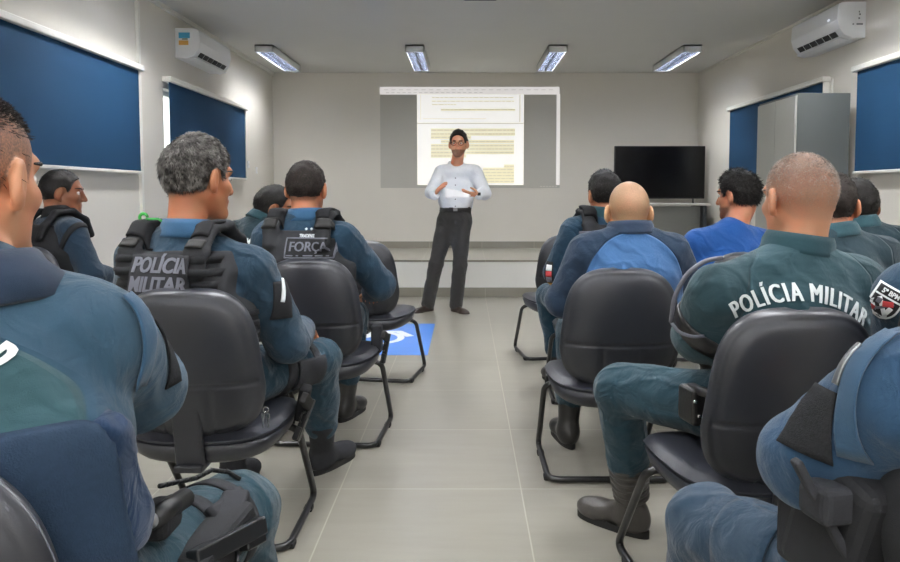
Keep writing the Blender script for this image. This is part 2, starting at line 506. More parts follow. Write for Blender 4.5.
FONT_CACHE = {}
def text_poly(body, size, bold=0.0, align='CENTER', spacing=1.0, maxlen=None):
    cu = bpy.data.curves.new('t', 'FONT'); cu.body = body; cu.size = size; cu.align_x = align; cu.align_y = 'CENTER'
    cu.offset = bold; cu.space_character = spacing; cu.resolution_u = 3
    o = bpy.data.objects.new('t', cu); C.objects.link(o)
    bpy.context.view_layer.update()
    me = bpy.data.meshes.new_from_object(o.evaluated_get(bpy.context.evaluated_depsgraph_get()))
    bm = bmesh.new(); bm.from_mesh(me); bmesh.ops.triangulate(bm, faces=bm.faces)
    if maxlen:
        for _ in range(4):
            es = [e for e in bm.edges if e.calc_length() > maxlen]
            if not es: break
            bmesh.ops.subdivide_edges(bm, edges=es, cuts=1); bmesh.ops.triangulate(bm, faces=bm.faces)
    bm.verts.index_update()
    V = np.array([v.co[:] for v in bm.verts]); F = [[v.index for v in f.verts] for f in bm.faces]
    bm.free(); bpy.data.objects.remove(o); bpy.data.meshes.remove(me); bpy.data.curves.remove(cu)
    return V, F

def text_on(name, bvh, body, size, c, n, up, mat, parent, bold=0.0, arc=None, off=0.004, xs=1.0, rot=0.0, spacing=1.0, heavy=0.0):
    V, F = text_poly(body, size, bold, maxlen=size * 0.35, spacing=spacing)
    if heavy:
        k_ = len(V); V = np.concatenate([V + np.array([dx, 0, dz]) for dx, dz in ((0, 0), (-heavy / xs, .0003), (heavy / xs, .0006))]); F = [[a + k_ * i for a in f] for i in range(3) for f in F]
    r, u, n = frame(n, up)
    if rot: ca, sa = math.cos(rot), math.sin(rot); r, u = r * ca + u * sa, u * ca - r * sa
    out = []
    for x, y, zo in V:
        x *= xs
        if arc: x, y = (arc + y) * math.sin(x / arc), (arc + y) * math.cos(x / arc) - arc
        p = c + r * x + u * y; q = drop(bvh, p, n, off + zo); out.append(q if q is not None else p + n * off)
    o = link_arr(name, out, F, mat, parent, smooth=False)
    s = o.modifiers.new('thick', 'SOLIDIFY'); s.thickness = 0.0015; s.offset = 0
    return o

def flat_text(name, body, size, c, n, up, mat, parent, bold=0.0, xs=1.0, depth=0.001):
    V, F = text_poly(body, size, bold); r, u, n = frame(n, up)
    return link_arr(name, [np.array(c) + r * x * xs + u * y + n * depth for x, y, _ in V], F, mat, parent, smooth=False)

# ------------------------------------------------------------------ the room
def struct(name, mb, mat, **kw):
    o = mb.build(name, mat, None, **kw); o['kind'] = 'structure'; return o

struct('floor', MB().box(((XL + XR) / 2, (YR + YB) / 2, -0.05), (XR - XL + 0.4, YB - YR + 0.4, 0.1)), M['floor'])
struct('ceiling', MB().box(((XL + XR) / 2, (YR + YB) / 2, HC + 0.05), (XR - XL + 0.4, YB - YR + 0.4, 0.1)), M['ceiling'])
struct('wall_back', MB().box(((XL + XR) / 2, YB + 0.1, HC / 2), (XR - XL + 0.4, 0.2, HC)), M['wall'])
struct('wall_rear', MB().box(((XL + XR) / 2, YR - 0.1, HC / 2), (XR - XL + 0.4, 0.2, HC)), M['wall'])

# side walls with window openings (each window sits behind its blind)
WIN = {'left': [(3.45, 5.66), (6.24, 8.38)], 'right': [(3.45, 5.62), (6.25, 8.48)]}
WZ0, WZ1 = 1.38, 2.06
for side, X, s in (('left', XL, -1), ('right', XR, 1)):
    m = MB(); t = 0.18; xc = X + s * t / 2
    m.box((xc, (YR + YB) / 2, WZ0 / 2), (t, YB - YR, WZ0))
    m.box((xc, (YR + YB) / 2, (WZ1 + HC) / 2), (t, YB - YR, HC - WZ1))
    ys = [YR] + [q for w in WIN[side] for q in w] + [YB]
    for a, b in zip(ys[::2], ys[1::2]): m.box((xc, (a + b) / 2, (WZ0 + WZ1) / 2), (t, b - a, WZ1 - WZ0))
    struct('wall_' + side, m, M['wall'])
wn = 0
for side, X, s in (('left', XL, -1), ('right', XR, 1)):
    for a, b in WIN[side]:
        wn += 1
        w = thing('window_%d' % wn, 'window behind a blue blind', 'window', (X + s * 0.1, (a + b) / 2, WZ0)); w['kind'] = 'structure'
        f = MB(); xc = X + s * 0.1
        for y in (a + .02, (a + b) / 2, b - .02): f.box((xc, y, (WZ0 + WZ1) / 2), (.05, .04, WZ1 - WZ0))
        for z in (WZ0 + .02, WZ1 - .02): f.box((xc, (a + b) / 2, z), (.05, b - a, .04))
        f.build('window_frame', M['trim'], w)
        MB().box((xc + s * .02, (a + b) / 2, (WZ0 + WZ1) / 2), (.01, b - a - .04, WZ1 - WZ0 - .04)).build('pane', M['glass'], w)

# stage: white riser with tiled top and skirting
struct('trim_1', MB().box(((XL + XR) / 2, (YS + YB) / 2, STAGE / 2), (XR - XL, YB - YS, STAGE - 0.02)), M['white_wall'])
bpy.data.objects['trim_1'].name = 'floor_stage'
struct('floor_stage_top', MB().box(((XL + XR) / 2, (YS + YB) / 2 - .005, STAGE - 0.01), (XR - XL, YB - YS + .01, 0.02)), M['floor'])
struct('baseboard_stage', MB().box(((XL + XR) / 2, YS - .006, 0.052), (XR - XL, 0.012, 0.104)), M['floor'])
struct('baseboard_back', MB().box(((XL + XR) / 2, YB - .006, STAGE + 0.045), (XR - XL, 0.012, 0.09)), M['floor'])
struct('baseboard_left', MB().box((XL + .006, (YR + YS) / 2, 0.045), (0.012, YS - YR, 0.09)), M['floor'])
struct('baseboard_right', MB().box((XR - .006, (YR + YS) / 2, 0.045), (0.012, YS - YR, 0.09)), M['floor'])
struct('trim_1', MB().box((XL + .012, (YR + YB) / 2, HC - .02), (0.024, YB - YR, 0.04)), M['trim'])
struct('trim_2', MB().box((XR - .008, (YR + YB) / 2, HC - .012), (0.016, YB - YR, 0.024)), M['wall'])
# cable trunking down the left wall
struct('trim_3', MB().box((XL + .012, 5.76, HC / 2), (0.024, 0.035, HC)), M['trim'])

# wheelchair space painted on the floor
wb = thing('floor_marking', 'blue square wheelchair-space marking painted on the grey floor tiles', 'floor marking', (-.9, 5.72, 0))
X0, X1, Y0, Y1 = -1.52, -.275, 5.10, 6.33
MB().box(((X0 + X1) / 2, (Y0 + Y1) / 2, .0012), (X1 - X0, Y1 - Y0, .0024)).build('blue_square', M['blue_floor'], wb)
ic = MB(); cx, cy = -.86, 5.72
cnt = [0]
def fl(pts, w):
    pts = [np.array(p, float) for p in pts]
    for a, b in zip(pts, pts[1:]):
        d = norm(b - a); q = np.array([-d[1], d[0]]) * w / 2; e = d * w * .25
        cnt[0] += 1; ic.prism([tuple(a - q - e), tuple(b - q + e), tuple(b + q + e), tuple(a + q - e)], (cx, cy, .0026), (1, 0, 0), (0, 1, 0), (0, 0, 1), .0008 + .00012 * (cnt[0] % 2) + (.0004 if w == .07 else .0003 if w != .055 else 0))
# the symbol lies on its side as seen from the seats: head to the left
fl([(.10 + .24 * math.cos(t), -.02 + .24 * math.sin(t)) for t in np.linspace(-2.3, 1.75, 22)], .055)
fl([(-.26, .0), (.06, .02), (.10, .22), (.30, .24), (.40, .06)], .07)
fl([(-.10, .03), (-.10, .2)], .06)
ic.prism([(-.36 + .06 * math.cos(t), .0 + .06 * math.sin(t)) for t in np.linspace(0, 6.28, 20)[:-1]], (cx, cy, .0026), (1, 0, 0), (0, 1, 0), (0, 0, 1), .0012)
ic.build('wheelchair_symbol', M['white_floor'], wb)

# roller blinds
def blind(X, s, y0, y1, label):
    zt, zb = 2.125, 1.325
    t = thing('roller_blind', label, 'blind', (X - s * .05, (y0 + y1) / 2, zb), 'blue roller blinds')
    xc = X - s * .045
    MB().box((xc, (y0 + y1) / 2, (zt + zb) / 2 - .005), (.004, y1 - y0 - .05, zt - zb - .01)).build('blind_fabric', M['blind'], t)
    MB().box((X - s * .04, (y0 + y1) / 2, zt + .01), (.08, y1 - y0 + .03, .045), r=.008).build('headrail', M['trim'], t)
    MB().box((xc, (y0 + y1) / 2, zb - .005), (.02, y1 - y0 - .01, .024), r=.006).build('bottom_bar', M['trim'], t)
    for y in ((y1 - .012,) if s < 0 else (y0 + .012,)):
        MB().box((X - s * .03, y, (zt + zb) / 2), (.05, .02, zt - zb)).build('side_channel', M['trim'], t)
    yc = y1 + .05 if s < 0 else y0 - .05
    if s > 0: yc = y0 + .02 - .12
    ch = MB().tube([(X - s * .03, yc, zt), (X - s * .03, yc, 1.38)], .004, 6); ch.box((X - s * .03, yc, 1.40), (.02, .012, .05), r=.004)
    ch.build('pull_chain', M['trim'], t)
blind(XL, -1, 3.40, 5.70, 'blue roller blind on the left wall beside the cable trunking, nearer the camera')
blind(XL, -1, 6.232, 8.40, 'blue roller blind on the left wall below the air conditioner')
blind(XR, 1, 3.40, 5.76, 'blue roller blind on the right wall nearer the camera than the grey cabinet')
blind(XR, 1, 6.25, 8.50, 'blue roller blind on the right wall partly hidden behind the grey cabinet')

# wall sockets on the left wall
for y, z, l in ((8.62, 1.50, 'small white wall plate on the left wall beside the farther blue blind, upper of two'),
                (8.95, 1.44, 'small white wall plate on the left wall near the back corner, lower of two')):
    o = thing('wall_plate', l, 'switch', (XL, y, z))
    MB().box((XL + .006, y, z), (.012, .05, .08), r=.003).build('plate', M['white_plastic'], o)
    MB().box((XL + .014, y, z), (.006, .02, .03), r=.001).build('rocker', M['trim'], o)

# air conditioners
def aircon(X, s, y0, y1, zb, zt, label, mark):
    t = thing('air_conditioner', label, 'air conditioner', (X, (y0 + y1) / 2, zb), 'split air conditioners')
    D = .225
    prof = [(0, 0), (.10, -.005), (.165, .02), (.205, .07), (D, .14), (D - .005, zt - zb - .03), (D - .03, zt - zb - .006), (.12, zt - zb), (0, zt - zb)]
    MB().prism(prof, (X, y0, zb), (-s, 0, 0), (0, 0, 1), (0, 1, 0), y1 - y0).build('housing', M['white_plastic'], t, bevel=.006)
    # outlet: dark slot in the sloping underside with the louvre below
    a = np.array([X - s * .165, 0, zb + .02]); b = np.array([X - s * .205, 0, zb + .07]); dn = norm(b - a); nn = norm((-s * .05, 0, -.04))
    Rm = np.stack([dn, (0, 1, 0), np.cross(dn, (0, 1, 0))], 1); q = MB()
    for i in range(6):
        yy = y0 + .07 + (y1 - y0 - .14) * (i + .5) / 6
        q.box((a + b) / 2 + np.array([0, yy, 0]) + nn * .002, (.046, (y1 - y0 - .14) / 6 - .022, .008), rot=Rm)
    q.build('outlet', M['dark_slot'], t)
    MB().box(np.array([X - s * .150, (y0 + y1) / 2, zb - .004]), (.075, y1 - y0 - .06, .007), rot=roty(s * .25), r=.003).build('louvre', M['white_plastic'], t)
    if mark == 'label':
        MB().box((X + .085, y0 - .001, zb + .2), (.10, .002, .05)).build('energy_label', M['label_blue'], t)
        o = MB().box((X + .078, y0 - .001, zb + .135), (.085, .002, .04)).build('rating_label', M['label_orange'], t)
        MB().box((X + .09, y0 - .001, zb + .167), (.05, .002, .012)).build('label_stripe', plain('label_olive', '#86835a', .5), t)
    else:
        m = MB()
        for i, (dx, dz, w) in enumerate(((.05, .105, .05), (.10, .105, .012), (.055, .15, .012), (.05, .18, .012), (.055, .2, .008))):
            m.box((X - dx, y0 - .0008, zb + dz), (w, .0016, .012))
        m.build('printed_marks', plain('grey_marks', '#6a6f74', .6), t)
        MB().box((X - s * (D + .0005), y0 + .14, zb + .165), (.003, .02, .008)).build('indicator_light', emit('indicator', '#dfe6ff', 2.0), t)
aircon(XL, -1, 6.52, 7.37, 2.365, 2.63, 'white split air conditioner with blue and orange labels on the left wall', 'label')
aircon(XR, 1, 5.72, 6.53, 2.375, 2.655, 'white split air conditioner on the right wall above the blue blinds', 'marks')

# ceiling lights: housing, mirrored louvre, two tubes
def fixture(x, y, label, L=1.28, tm='tube'):
    t = thing('ceiling_light', label, 'ceiling light', (x, y, HC), 'surface mounted fluorescent lights')
    w = .20; z = HC; D = .075
    f = MB(); f.box((x, y, z - .008), (w, L, .016))
    for sx in (-1, 1): f.box((x + sx * (w / 2 - .005), y, z - D / 2), (.010, L, D))
    for sy in (-1, 1): f.box((x, y + sy * (L / 2 - .008), z - D / 2), (w, .016, D))
    f.build('housing', M['white_plastic'], t)
    r = MB(); r.box((x, y, z - D + .016), (.010, L - .04, .032))
    nl = 25 if tm == 'tube_front' else 9
    for i in range(nl): r.box((x, y - L / 2 + .04 + (L - .08) * i / (nl - 1), z - D + .016), (w - .02, .004, .032))
    r.build('reflector', M['louvre_metal'], t)
    for sx in (-1, 1):
        MB().tube([(x + sx * .048, y - L / 2 + .05, z - .032), (x + sx * .048, y + L / 2 - .05, z - .032)], .013, 8).build('tube', M[tm], t, smooth=True)
for x, l in ((-2.20, 'fluorescent ceiling light nearest the left wall at the front'), (-.56, 'fluorescent ceiling light above the left part of the projection'),
             (1.00, 'fluorescent ceiling light above the right part of the projection'), (2.47, 'fluorescent ceiling light nearest the right wall at the front')):
    fixture(x, 8.58, l, tm='tube_front')
for yy, nm in ((5.08, 'in the middle of the room overhead'), (2.2, 'above the back rows'), (-.8, 'by the rear wall')):
    for x, w in ((-2.0, 'first from the left wall'), (-.5, 'second from the left wall'), (1.0, 'third from the left wall'), (2.45, 'fourth from the left wall')):
        fixture(x, yy, 'fluorescent ceiling light %s, %s' % (nm, w))

# projector on the ceiling
pj = thing('projector', 'dark projector hanging from the ceiling above the aisle', 'projector', (.105, 5.3, 2.55))
MB().box((.105, 5.3, 2.625), (.26, .24, .10), r=.02).build('housing', M['dark_slot'], pj)
MB().tube([(.105, 5.3, 2.67), (.105, 5.3, HC)], .025, 12).build('mount', M['white_plastic'], pj, smooth=True)
MB().tube([(.15, 5.41, 2.63), (.15, 5.46, 2.63)], .035, 16).build('lens', M['gun'], pj, smooth=True)

# projected document on the back wall: projector light painted as thin glowing panels
def wallpt(px, py): return at(px, py, YB)
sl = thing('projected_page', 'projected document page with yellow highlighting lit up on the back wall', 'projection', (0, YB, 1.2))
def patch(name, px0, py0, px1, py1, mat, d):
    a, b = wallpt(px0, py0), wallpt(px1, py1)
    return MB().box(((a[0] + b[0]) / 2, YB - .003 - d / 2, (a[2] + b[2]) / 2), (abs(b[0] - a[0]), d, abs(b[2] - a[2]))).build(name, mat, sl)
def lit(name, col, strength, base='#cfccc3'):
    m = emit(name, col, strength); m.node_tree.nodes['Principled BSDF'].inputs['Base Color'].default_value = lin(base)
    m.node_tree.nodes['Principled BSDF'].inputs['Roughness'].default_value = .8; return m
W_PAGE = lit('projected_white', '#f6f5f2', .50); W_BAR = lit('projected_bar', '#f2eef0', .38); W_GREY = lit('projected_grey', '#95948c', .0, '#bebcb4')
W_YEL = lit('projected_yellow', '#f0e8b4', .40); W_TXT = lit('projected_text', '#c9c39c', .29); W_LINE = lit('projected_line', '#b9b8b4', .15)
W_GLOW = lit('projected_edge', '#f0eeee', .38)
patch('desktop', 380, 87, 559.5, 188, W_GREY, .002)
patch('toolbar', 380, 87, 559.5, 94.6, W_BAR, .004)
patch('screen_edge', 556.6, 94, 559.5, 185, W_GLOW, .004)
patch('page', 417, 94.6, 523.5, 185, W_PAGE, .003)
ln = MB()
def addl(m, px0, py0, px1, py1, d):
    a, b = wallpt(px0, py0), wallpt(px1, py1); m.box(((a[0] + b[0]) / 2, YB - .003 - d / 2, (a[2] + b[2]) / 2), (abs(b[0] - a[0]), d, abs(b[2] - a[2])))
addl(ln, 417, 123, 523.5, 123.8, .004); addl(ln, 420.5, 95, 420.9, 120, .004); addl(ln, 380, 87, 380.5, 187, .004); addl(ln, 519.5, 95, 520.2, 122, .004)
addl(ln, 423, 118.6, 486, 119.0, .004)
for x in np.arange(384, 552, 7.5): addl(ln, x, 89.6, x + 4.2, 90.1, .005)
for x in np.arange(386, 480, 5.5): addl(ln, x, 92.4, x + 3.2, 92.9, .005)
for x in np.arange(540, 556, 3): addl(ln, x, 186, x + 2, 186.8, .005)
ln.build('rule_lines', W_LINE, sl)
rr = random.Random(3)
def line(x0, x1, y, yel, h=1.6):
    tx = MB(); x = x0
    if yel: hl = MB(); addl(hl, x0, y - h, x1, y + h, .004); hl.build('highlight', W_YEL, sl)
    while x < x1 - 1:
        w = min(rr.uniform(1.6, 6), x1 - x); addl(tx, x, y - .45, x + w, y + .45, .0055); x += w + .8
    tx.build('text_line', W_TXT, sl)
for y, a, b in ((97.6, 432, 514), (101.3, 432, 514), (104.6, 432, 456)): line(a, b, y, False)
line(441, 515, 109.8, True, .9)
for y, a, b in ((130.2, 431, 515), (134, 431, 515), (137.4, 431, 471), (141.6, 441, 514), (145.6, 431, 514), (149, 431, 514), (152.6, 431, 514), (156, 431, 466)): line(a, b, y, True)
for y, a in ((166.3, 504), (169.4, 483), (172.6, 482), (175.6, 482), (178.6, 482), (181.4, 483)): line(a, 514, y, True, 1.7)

# television on its table
tb = thing('table', 'grey table on the stage by the right wall under the television', 'table', (2.45, 9.3, STAGE))
TZ = 1.03
MB().box((2.42, 9.32, TZ - .015), (1.30, .60, .03), r=.004).build('tabletop', M['table_top'], tb)
MB().box((2.42, 9.20, (TZ + STAGE) / 2 + .06), (1.16, .018, TZ - STAGE - .2)).build('modesty_panel', M['table_panel'], tb)
for x in (1.83, 3.01): MB().box((x, 9.32, (STAGE + TZ - .03) / 2), (.045, .5, TZ - STAGE - .03), r=.006).build('leg', M['table_leg'], tb)
tv = thing('television', 'large black flat-screen television standing on the grey table', 'television', (2.49, 9.3, TZ))
MB().box((2.49, 9.31, 1.425), (1.165, .05, .675), r=.008).build('casing', M['tv_case'], tv)
MB().box((2.49, 9.2835, 1.43), (1.14, .004, .645)).build('display', M['screen'], tv)
for x in (2.05, 2.93):
    MB().tube([(x, 9.31, 1.10), (x - .03, 9.20, TZ + .008)], .008, 8).tube([(x, 9.31, 1.10), (x + .03, 9.42, TZ + .008)], .008, 8).build('foot', M['tv_case'], tv)

# steel cabinet against the right wall
cb = thing('cabinet', 'tall grey steel cabinet standing against the right wall', 'cabinet', (2.91, 6.3, 0))
cx0, cy0, cy1, ch_ = 2.625, 5.75, 6.50, 1.95
m = MB().box(((cx0 + 3.043) / 2, (cy0 + cy1) / 2, ch_ / 2), (3.043 - cx0, cy1 - cy0, ch_), r=.004)
m.build('body', M['cabinet'], cb)
for i in (0, 1):
    ya = cy0 + .006 + i * (cy1 - cy0 - .012) / 2; yb_ = ya + (cy1 - cy0 - .012) / 2 - .004
    d = MB().box((cx0 - .008, (ya + yb_) / 2, ch_ / 2 + .03), (.018, yb_ - ya, ch_ - .1), r=.003).build('door', M['cabinet_door'], cb)
    h = MB().box((cx0 - .024, yb_ - .05 if i == 0 else ya + .05, 1.05), (.016, .02, .12), r=.004)
    o = h.build('handle', M['chrome'], d)

# ------------------------------------------------------------------ chairs
def back_shell(kind):
    """rounded chair back; kind 'rear' is the moulded cover, 'front' the padded cushion"""
    nu, nv = 64, 78; vs = []; fs = []; H, W = .462, .455
    def hw(v):   # half width along the height
        t = 2 * v - 1
        e = (1 - abs(t) ** 3.6) ** (1 / 3.0)
        return W / 2 * e * (1.0 - .13 * max(0, v - .35) / .65 - .05 * max(0, .35 - v) / .35)
    sg = -1 if kind == 'rear' else 1
    for layer in (0, 1):
        for j in range(nv + 1):
            v = .5 - .5 * math.cos(math.pi * j / nv); v = .5 * v + .5 * j / nv; w = hw(min(max(v, .0006), .9994))
            for i in range(nu + 1):
                u = -math.cos(math.pi * i / nu)
                ed = (1 - abs(u) ** 4) * (1 - abs(2 * v - 1) ** 5)
                ed = max(ed, 0) ** .45
                y = .03 * u * u * .9 - .02 * math.sin(math.pi * v)      # cupped and curved at the loins
                if layer == 0:
                    th = (.034 if kind == 'rear' else .042) * ed
                    if kind == 'rear':
                        g = .008 * math.exp(-((v - .40) / .011) ** 2) * (1 if abs(u) < .93 else 0)
                        if v < .40: g = max(g, .007 * math.exp(-((abs(u * w) - .072) / .0055) ** 2))
                        rim = .004 * math.exp(-((ed - .62) / .10) ** 2)
                        th -= g + rim
                    y += sg * th
                z = v * H
                vs.append((u * w, y, z))
    n = (nu + 1) * (nv + 1)
    for j in range(nv):
        for i in range(nu):
            k = j * (nu + 1) + i; q = (k, k + 1, k + nu + 2, k + nu + 1)
            if sg > 0: q = q[::-1]
            fs.append(q); fs.append(tuple(n + a for a in q[::-1]))
    ring = [i for i in range(nu + 1)] + [(j) * (nu + 1) + nu for j in range(1, nv + 1)] + [nv * (nu + 1) + i for i in range(nu - 1, -1, -1)] + [j * (nu + 1) for j in range(nv - 1, 0, -1)]
    for a, b in zip(ring, ring[1:] + ring[:1]): fs.append((a, b, n + b, n + a) if sg < 0 else (b, a, n + a, n + b))
    return np.array(vs), fs

def seat_shape(th_top, th_bot):
    nr, na = 16, 56; vs = []; fs = []
    A, B = .245, .24
    for sgn, th in ((1, th_top), (-1, th_bot)):
        for r in range(nr + 1):
            q = r / nr
            for k in range(na):
                a = 2 * math.pi * k / na; c, s_ = math.cos(a), math.sin(a)
                e = 3.6; f = (abs(c) ** e + abs(s_) ** e) ** (-1 / e)
                x, y = A * q * f * c * (1 - .05 * max(0, -s_)), B * q * f * s_
                z = th * (1 - q ** 5) ** .5 if sgn > 0 else -th * (1 - q ** 7) ** .5
                z += -.035 * max(0, (y - .08) / .16) ** 2 + .012 * (x / .24) ** 2
                vs.append((x, y, z))
    n = (nr + 1) * na
    for o, fl_ in ((0, 0), (n, 1)):
        for r in range(nr):
            for k in range(na):
                k2 = (k + 1) % na; q = (o + r * na + k, o + (r + 1) * na + k, o + (r + 1) * na + k2, o + r * na + k2)
                fs.append(q[::-1] if fl_ else q)
    for k in range(na):
        k2 = (k + 1) % na; fs.append((nr * na + k, n + nr * na + k, n + nr * na + k2, nr * na + k2))
    return np.array(vs), fs

SEAT_Z = .455
def make_chair():
    t = thing('office_chair', '', 'chair', (0, 0, 0), 'black cantilever chairs')
    v, f = seat_shape(.035, .03); v[:, 2] += SEAT_Z - .035; v[:, 1] += .02
    link_arr('seat', v, f, M['chair_cloth'], t)
    v, f = seat_shape(.008, .075); v[:, :2] *= .985; v[:, 2] += SEAT_Z - .05; v[:, 1] += .02
    link_arr('seat_shell', v, f, M['chair_plastic'], t)
    tilt = rad(9); ct, st_ = math.cos(tilt), math.sin(tilt)
    def place(v):
        v = v.copy(); y, z = v[:, 1].copy(), v[:, 2].copy()
        v[:, 1] = y * ct - z * st_ - .205 + .012; v[:, 2] = z * ct + y * st_ + .425; return v
    v, f = back_shell('rear'); link_arr('backrest_shell', place(v), f, M['chair_plastic'], t)
    v, f = back_shell('front'); v[:, :1] *= .985; v[:, 1] += .002; link_arr('backrest_cushion', place(v), f, M['chair_cloth'], t)
    MB().box((0, -.235, .46), (.085, .022, .26), rot=np.array([[1, 0, 0], [0, ct, -st_], [0, st_, ct]]), r=.008).box((0, -.12, .345), (.085, .25, .022), r=.006).build('backrest_support', M['chair_plastic'], t, bevel=0)
    X = .245; path = [(-.12, .10, .365), (-X, .10, .365), (-X, .355, .016), (-X, -.06, .016), (X, -.06, .016), (X, .355, .016), (X, .10, .365), (.12, .10, .365)]
    MB().tube(fillet(path, .055, 6), .0125, 10).build('sled_frame', M['black_metal'], t, smooth=True)
    MB().box((0, .06, .375), (.30, .26, .016), r=.004).build('mounting_plate', M['black_metal'], t)
    for x, y in ((-X, .25), (X, .25), (-X, -.02), (X, -.02)):
        MB().box((x, y, .011), (.03, .04, .018), r=.004).build('glide', M['rubber'], t)
    return t
CH0 = [None]
def chair(x, y, rz, label):
    if CH0[0] is None: CH0[0] = make_chair(); r = CH0[0]
    else:
        r = CH0[0].copy(); C.objects.link(r)
        for ch in list(CH0[0].children):
            c = ch.copy(); C.objects.link(c); c.parent = r
    r.location = (x, y, 0); r.rotation_euler = (0, 0, rad(rz)); r['label'] = label
    return r
CHAIRS = [
    (-.645, .985, 0, 'black chair at the lower left corner under the nearest officer in the faded blue shirt'),
    (-.82, 2.32, 0, 'black chair under the grey-haired officer in the POLÍCIA MILITAR vest'),
    (-.65, 3.28, -4, 'black chair under the officer in the FORÇA vest'),
    (-.575, 4.42, -10, 'empty black chair beside the blue floor marking'),
    (.77, .92, 8, 'black chair under the officer whose sleeve fills the lower right corner'),
    (.775, 1.96, 6, 'black chair under the officer with large white POLÍCIA MILITAR lettering'),
    (.575, 2.88, 0, 'black chair under the shaven-headed officer with the light blue back panel'),
    (.73, 3.93, 0, 'black chair hidden behind the shaven-headed officer, under the officer in a black vest'),
    (.655, 5.00, 8, 'empty black chair at the front on the right side of the aisle'),
    (1.335, 3.60, 0, 'black chair under the man in the bright blue T-shirt'),
    (1.46, 4.95, 0, 'empty black chair in front of the man in the bright blue T-shirt'),
    (1.46, 2.76, 0, 'black chair under the officer directly behind the large POLÍCIA MILITAR back'),
    (1.86, 3.45, -6, 'black chair by the right wall under the farthest lettered officer'),
    (1.33, 1.66, 0, 'black chair at the right edge under the officer with the shield arm badge'),
    (-1.24, 4.08, -12, 'black chair under the officer looking aside beyond the grey-haired man'),
    (-2.22, 3.95, -15, 'black chair by the left wall under the officer in the plain black vest'),
]
for c in CHAIRS: chair(*c)

# ------------------------------------------------------------------ people
class J: pass

def rotz(a): c, s = math.cos(a), math.sin(a); return np.array([[c, -s, 0], [s, c, 0], [0, 0, 1]])
def rotx(a): c, s = math.cos(a), math.sin(a); return np.array([[1, 0, 0], [0, c, -s], [0, s, c]])
def roty(a): c, s = math.cos(a), math.sin(a); return np.array([[c, 0, s], [0, 1, 0], [-s, 0, c]])

def skeleton(sp):
    """joints in world space; sp overrides single joints with world coordinates"""
    j = J(); R0 = rotz(rad(sp.get('yaw', 0))); b = np.array([sp['x'], sp['y'], 0.0])
    L = lambda v: b + R0 @ np.array(v, float)
    lean = rad(sp.get('lean', 3)); roll = rad(sp.get('roll', 0)); k = sp.get('sit', 1.0)
    tw = rotz(rad(sp.get('twist', 0)))
    R1 = R0 @ roty(roll) @ rotx(-lean) @ tw           # torso frame: x right, y forward, z up the spine
    j.R0, j.R1 = R0, R1
    j.pel = L((0, -.05, sp.get('hip', .57)))
    T = lambda v: j.pel + R1 @ (np.array(v, float) * np.array([1, 1, k]))
    j.T = T
    j.U, j.F, j.S = R1[:, 0], R1[:, 1], R1[:, 2]
    j.waist = T((0, .005, .17)); j.chest = T((0, -.012, .31)); j.upper = T((0, -.015, .415)); j.neck = T((0, -.005, .50))
    sw = sp.get('shw', .178)
    j.shl = np.array(sp['shl']) if 'shl' in sp else T((-sw, .0, .405)); j.shr = np.array(sp['shr']) if 'shr' in sp else T((sw, .0, .405))
    j.HR = R0 @ rotz(rad(sp.get('hyaw', 0))) @ rotx(-rad(sp.get('hpitch', 4))) @ roty(rad(sp.get('hroll', 0)))
    j.hs = sp.get('hs', 1.0)
    j.head = np.array(sp['head']) if 'head' in sp else j.neck + R1 @ np.array([0, .02, .0]) + R0 @ np.array([0, .015, .145 * k])
    if 'headoff' in sp: j.head = j.head + np.array(sp['headoff'])
    sp_ = sp.get('spread', .13)
    j.hipl, j.hipr = L((-.092, -.03, sp.get('hip', .57) - .01)), L((.092, -.03, sp.get('hip', .57) - .01))
    j.kneel = np.array(sp['kneel']) if 'kneel' in sp else L((-sp_, .40, .535)); j.kneer = np.array(sp['kneer']) if 'kneer' in sp else L((sp_, .40, .535))
    j.ankl = np.array(sp['ankl']) if 'ankl' in sp else L((-sp_ - .01, .40, .11)); j.ankr = np.array(sp['ankr']) if 'ankr' in sp else L((sp_ + .01, .40, .11))
    j.footl = norm(sp['footl']) if 'footl' in sp else R0 @ norm((-.15, 1, 0)); j.footr = norm(sp['footr']) if 'footr' in sp else R0 @ norm((.15, 1, 0))
    arms = sp.get('arms', 'lap')
    if arms == 'crossed':
        el, er = T((-.245, .075, .185)), T((.245, .075, .185)); wl, wr = T((.03, .235, .20)), T((-.03, .205, .235))
        j.hdl, j.hdr = R1 @ norm((.75, .05, .15)), R1 @ norm((-.75, .05, .15)); j.pnl, j.pnr = R1 @ norm((0, -1, .2)), R1 @ norm((0, -1, .2))
    else:
        el, er = T((-.26, .06, .17)), T((.26, .06, .17)); wl, wr = L((-.15, .28, .66)), L((.15, .28, .66))
        j.hdl, j.hdr = R0 @ norm((.25, 1, -.25)), R0 @ norm((-.25, 1, -.25)); j.pnl = j.pnr = np.array([0, 0, -1.])
    for key, v in (('ell_', el), ('elr', er), ('wrl', wl), ('wrr', wr)): setattr(j, key, np.array(sp[key]) if key in sp else v)
    for key in ('hipl', 'hipr'):
        if key in sp: setattr(j, key, np.array(sp[key]))
    for key in ('hdl', 'hdr', 'pnl', 'pnr'):
        if key in sp: setattr(j, key, norm(sp[key]))
    return j

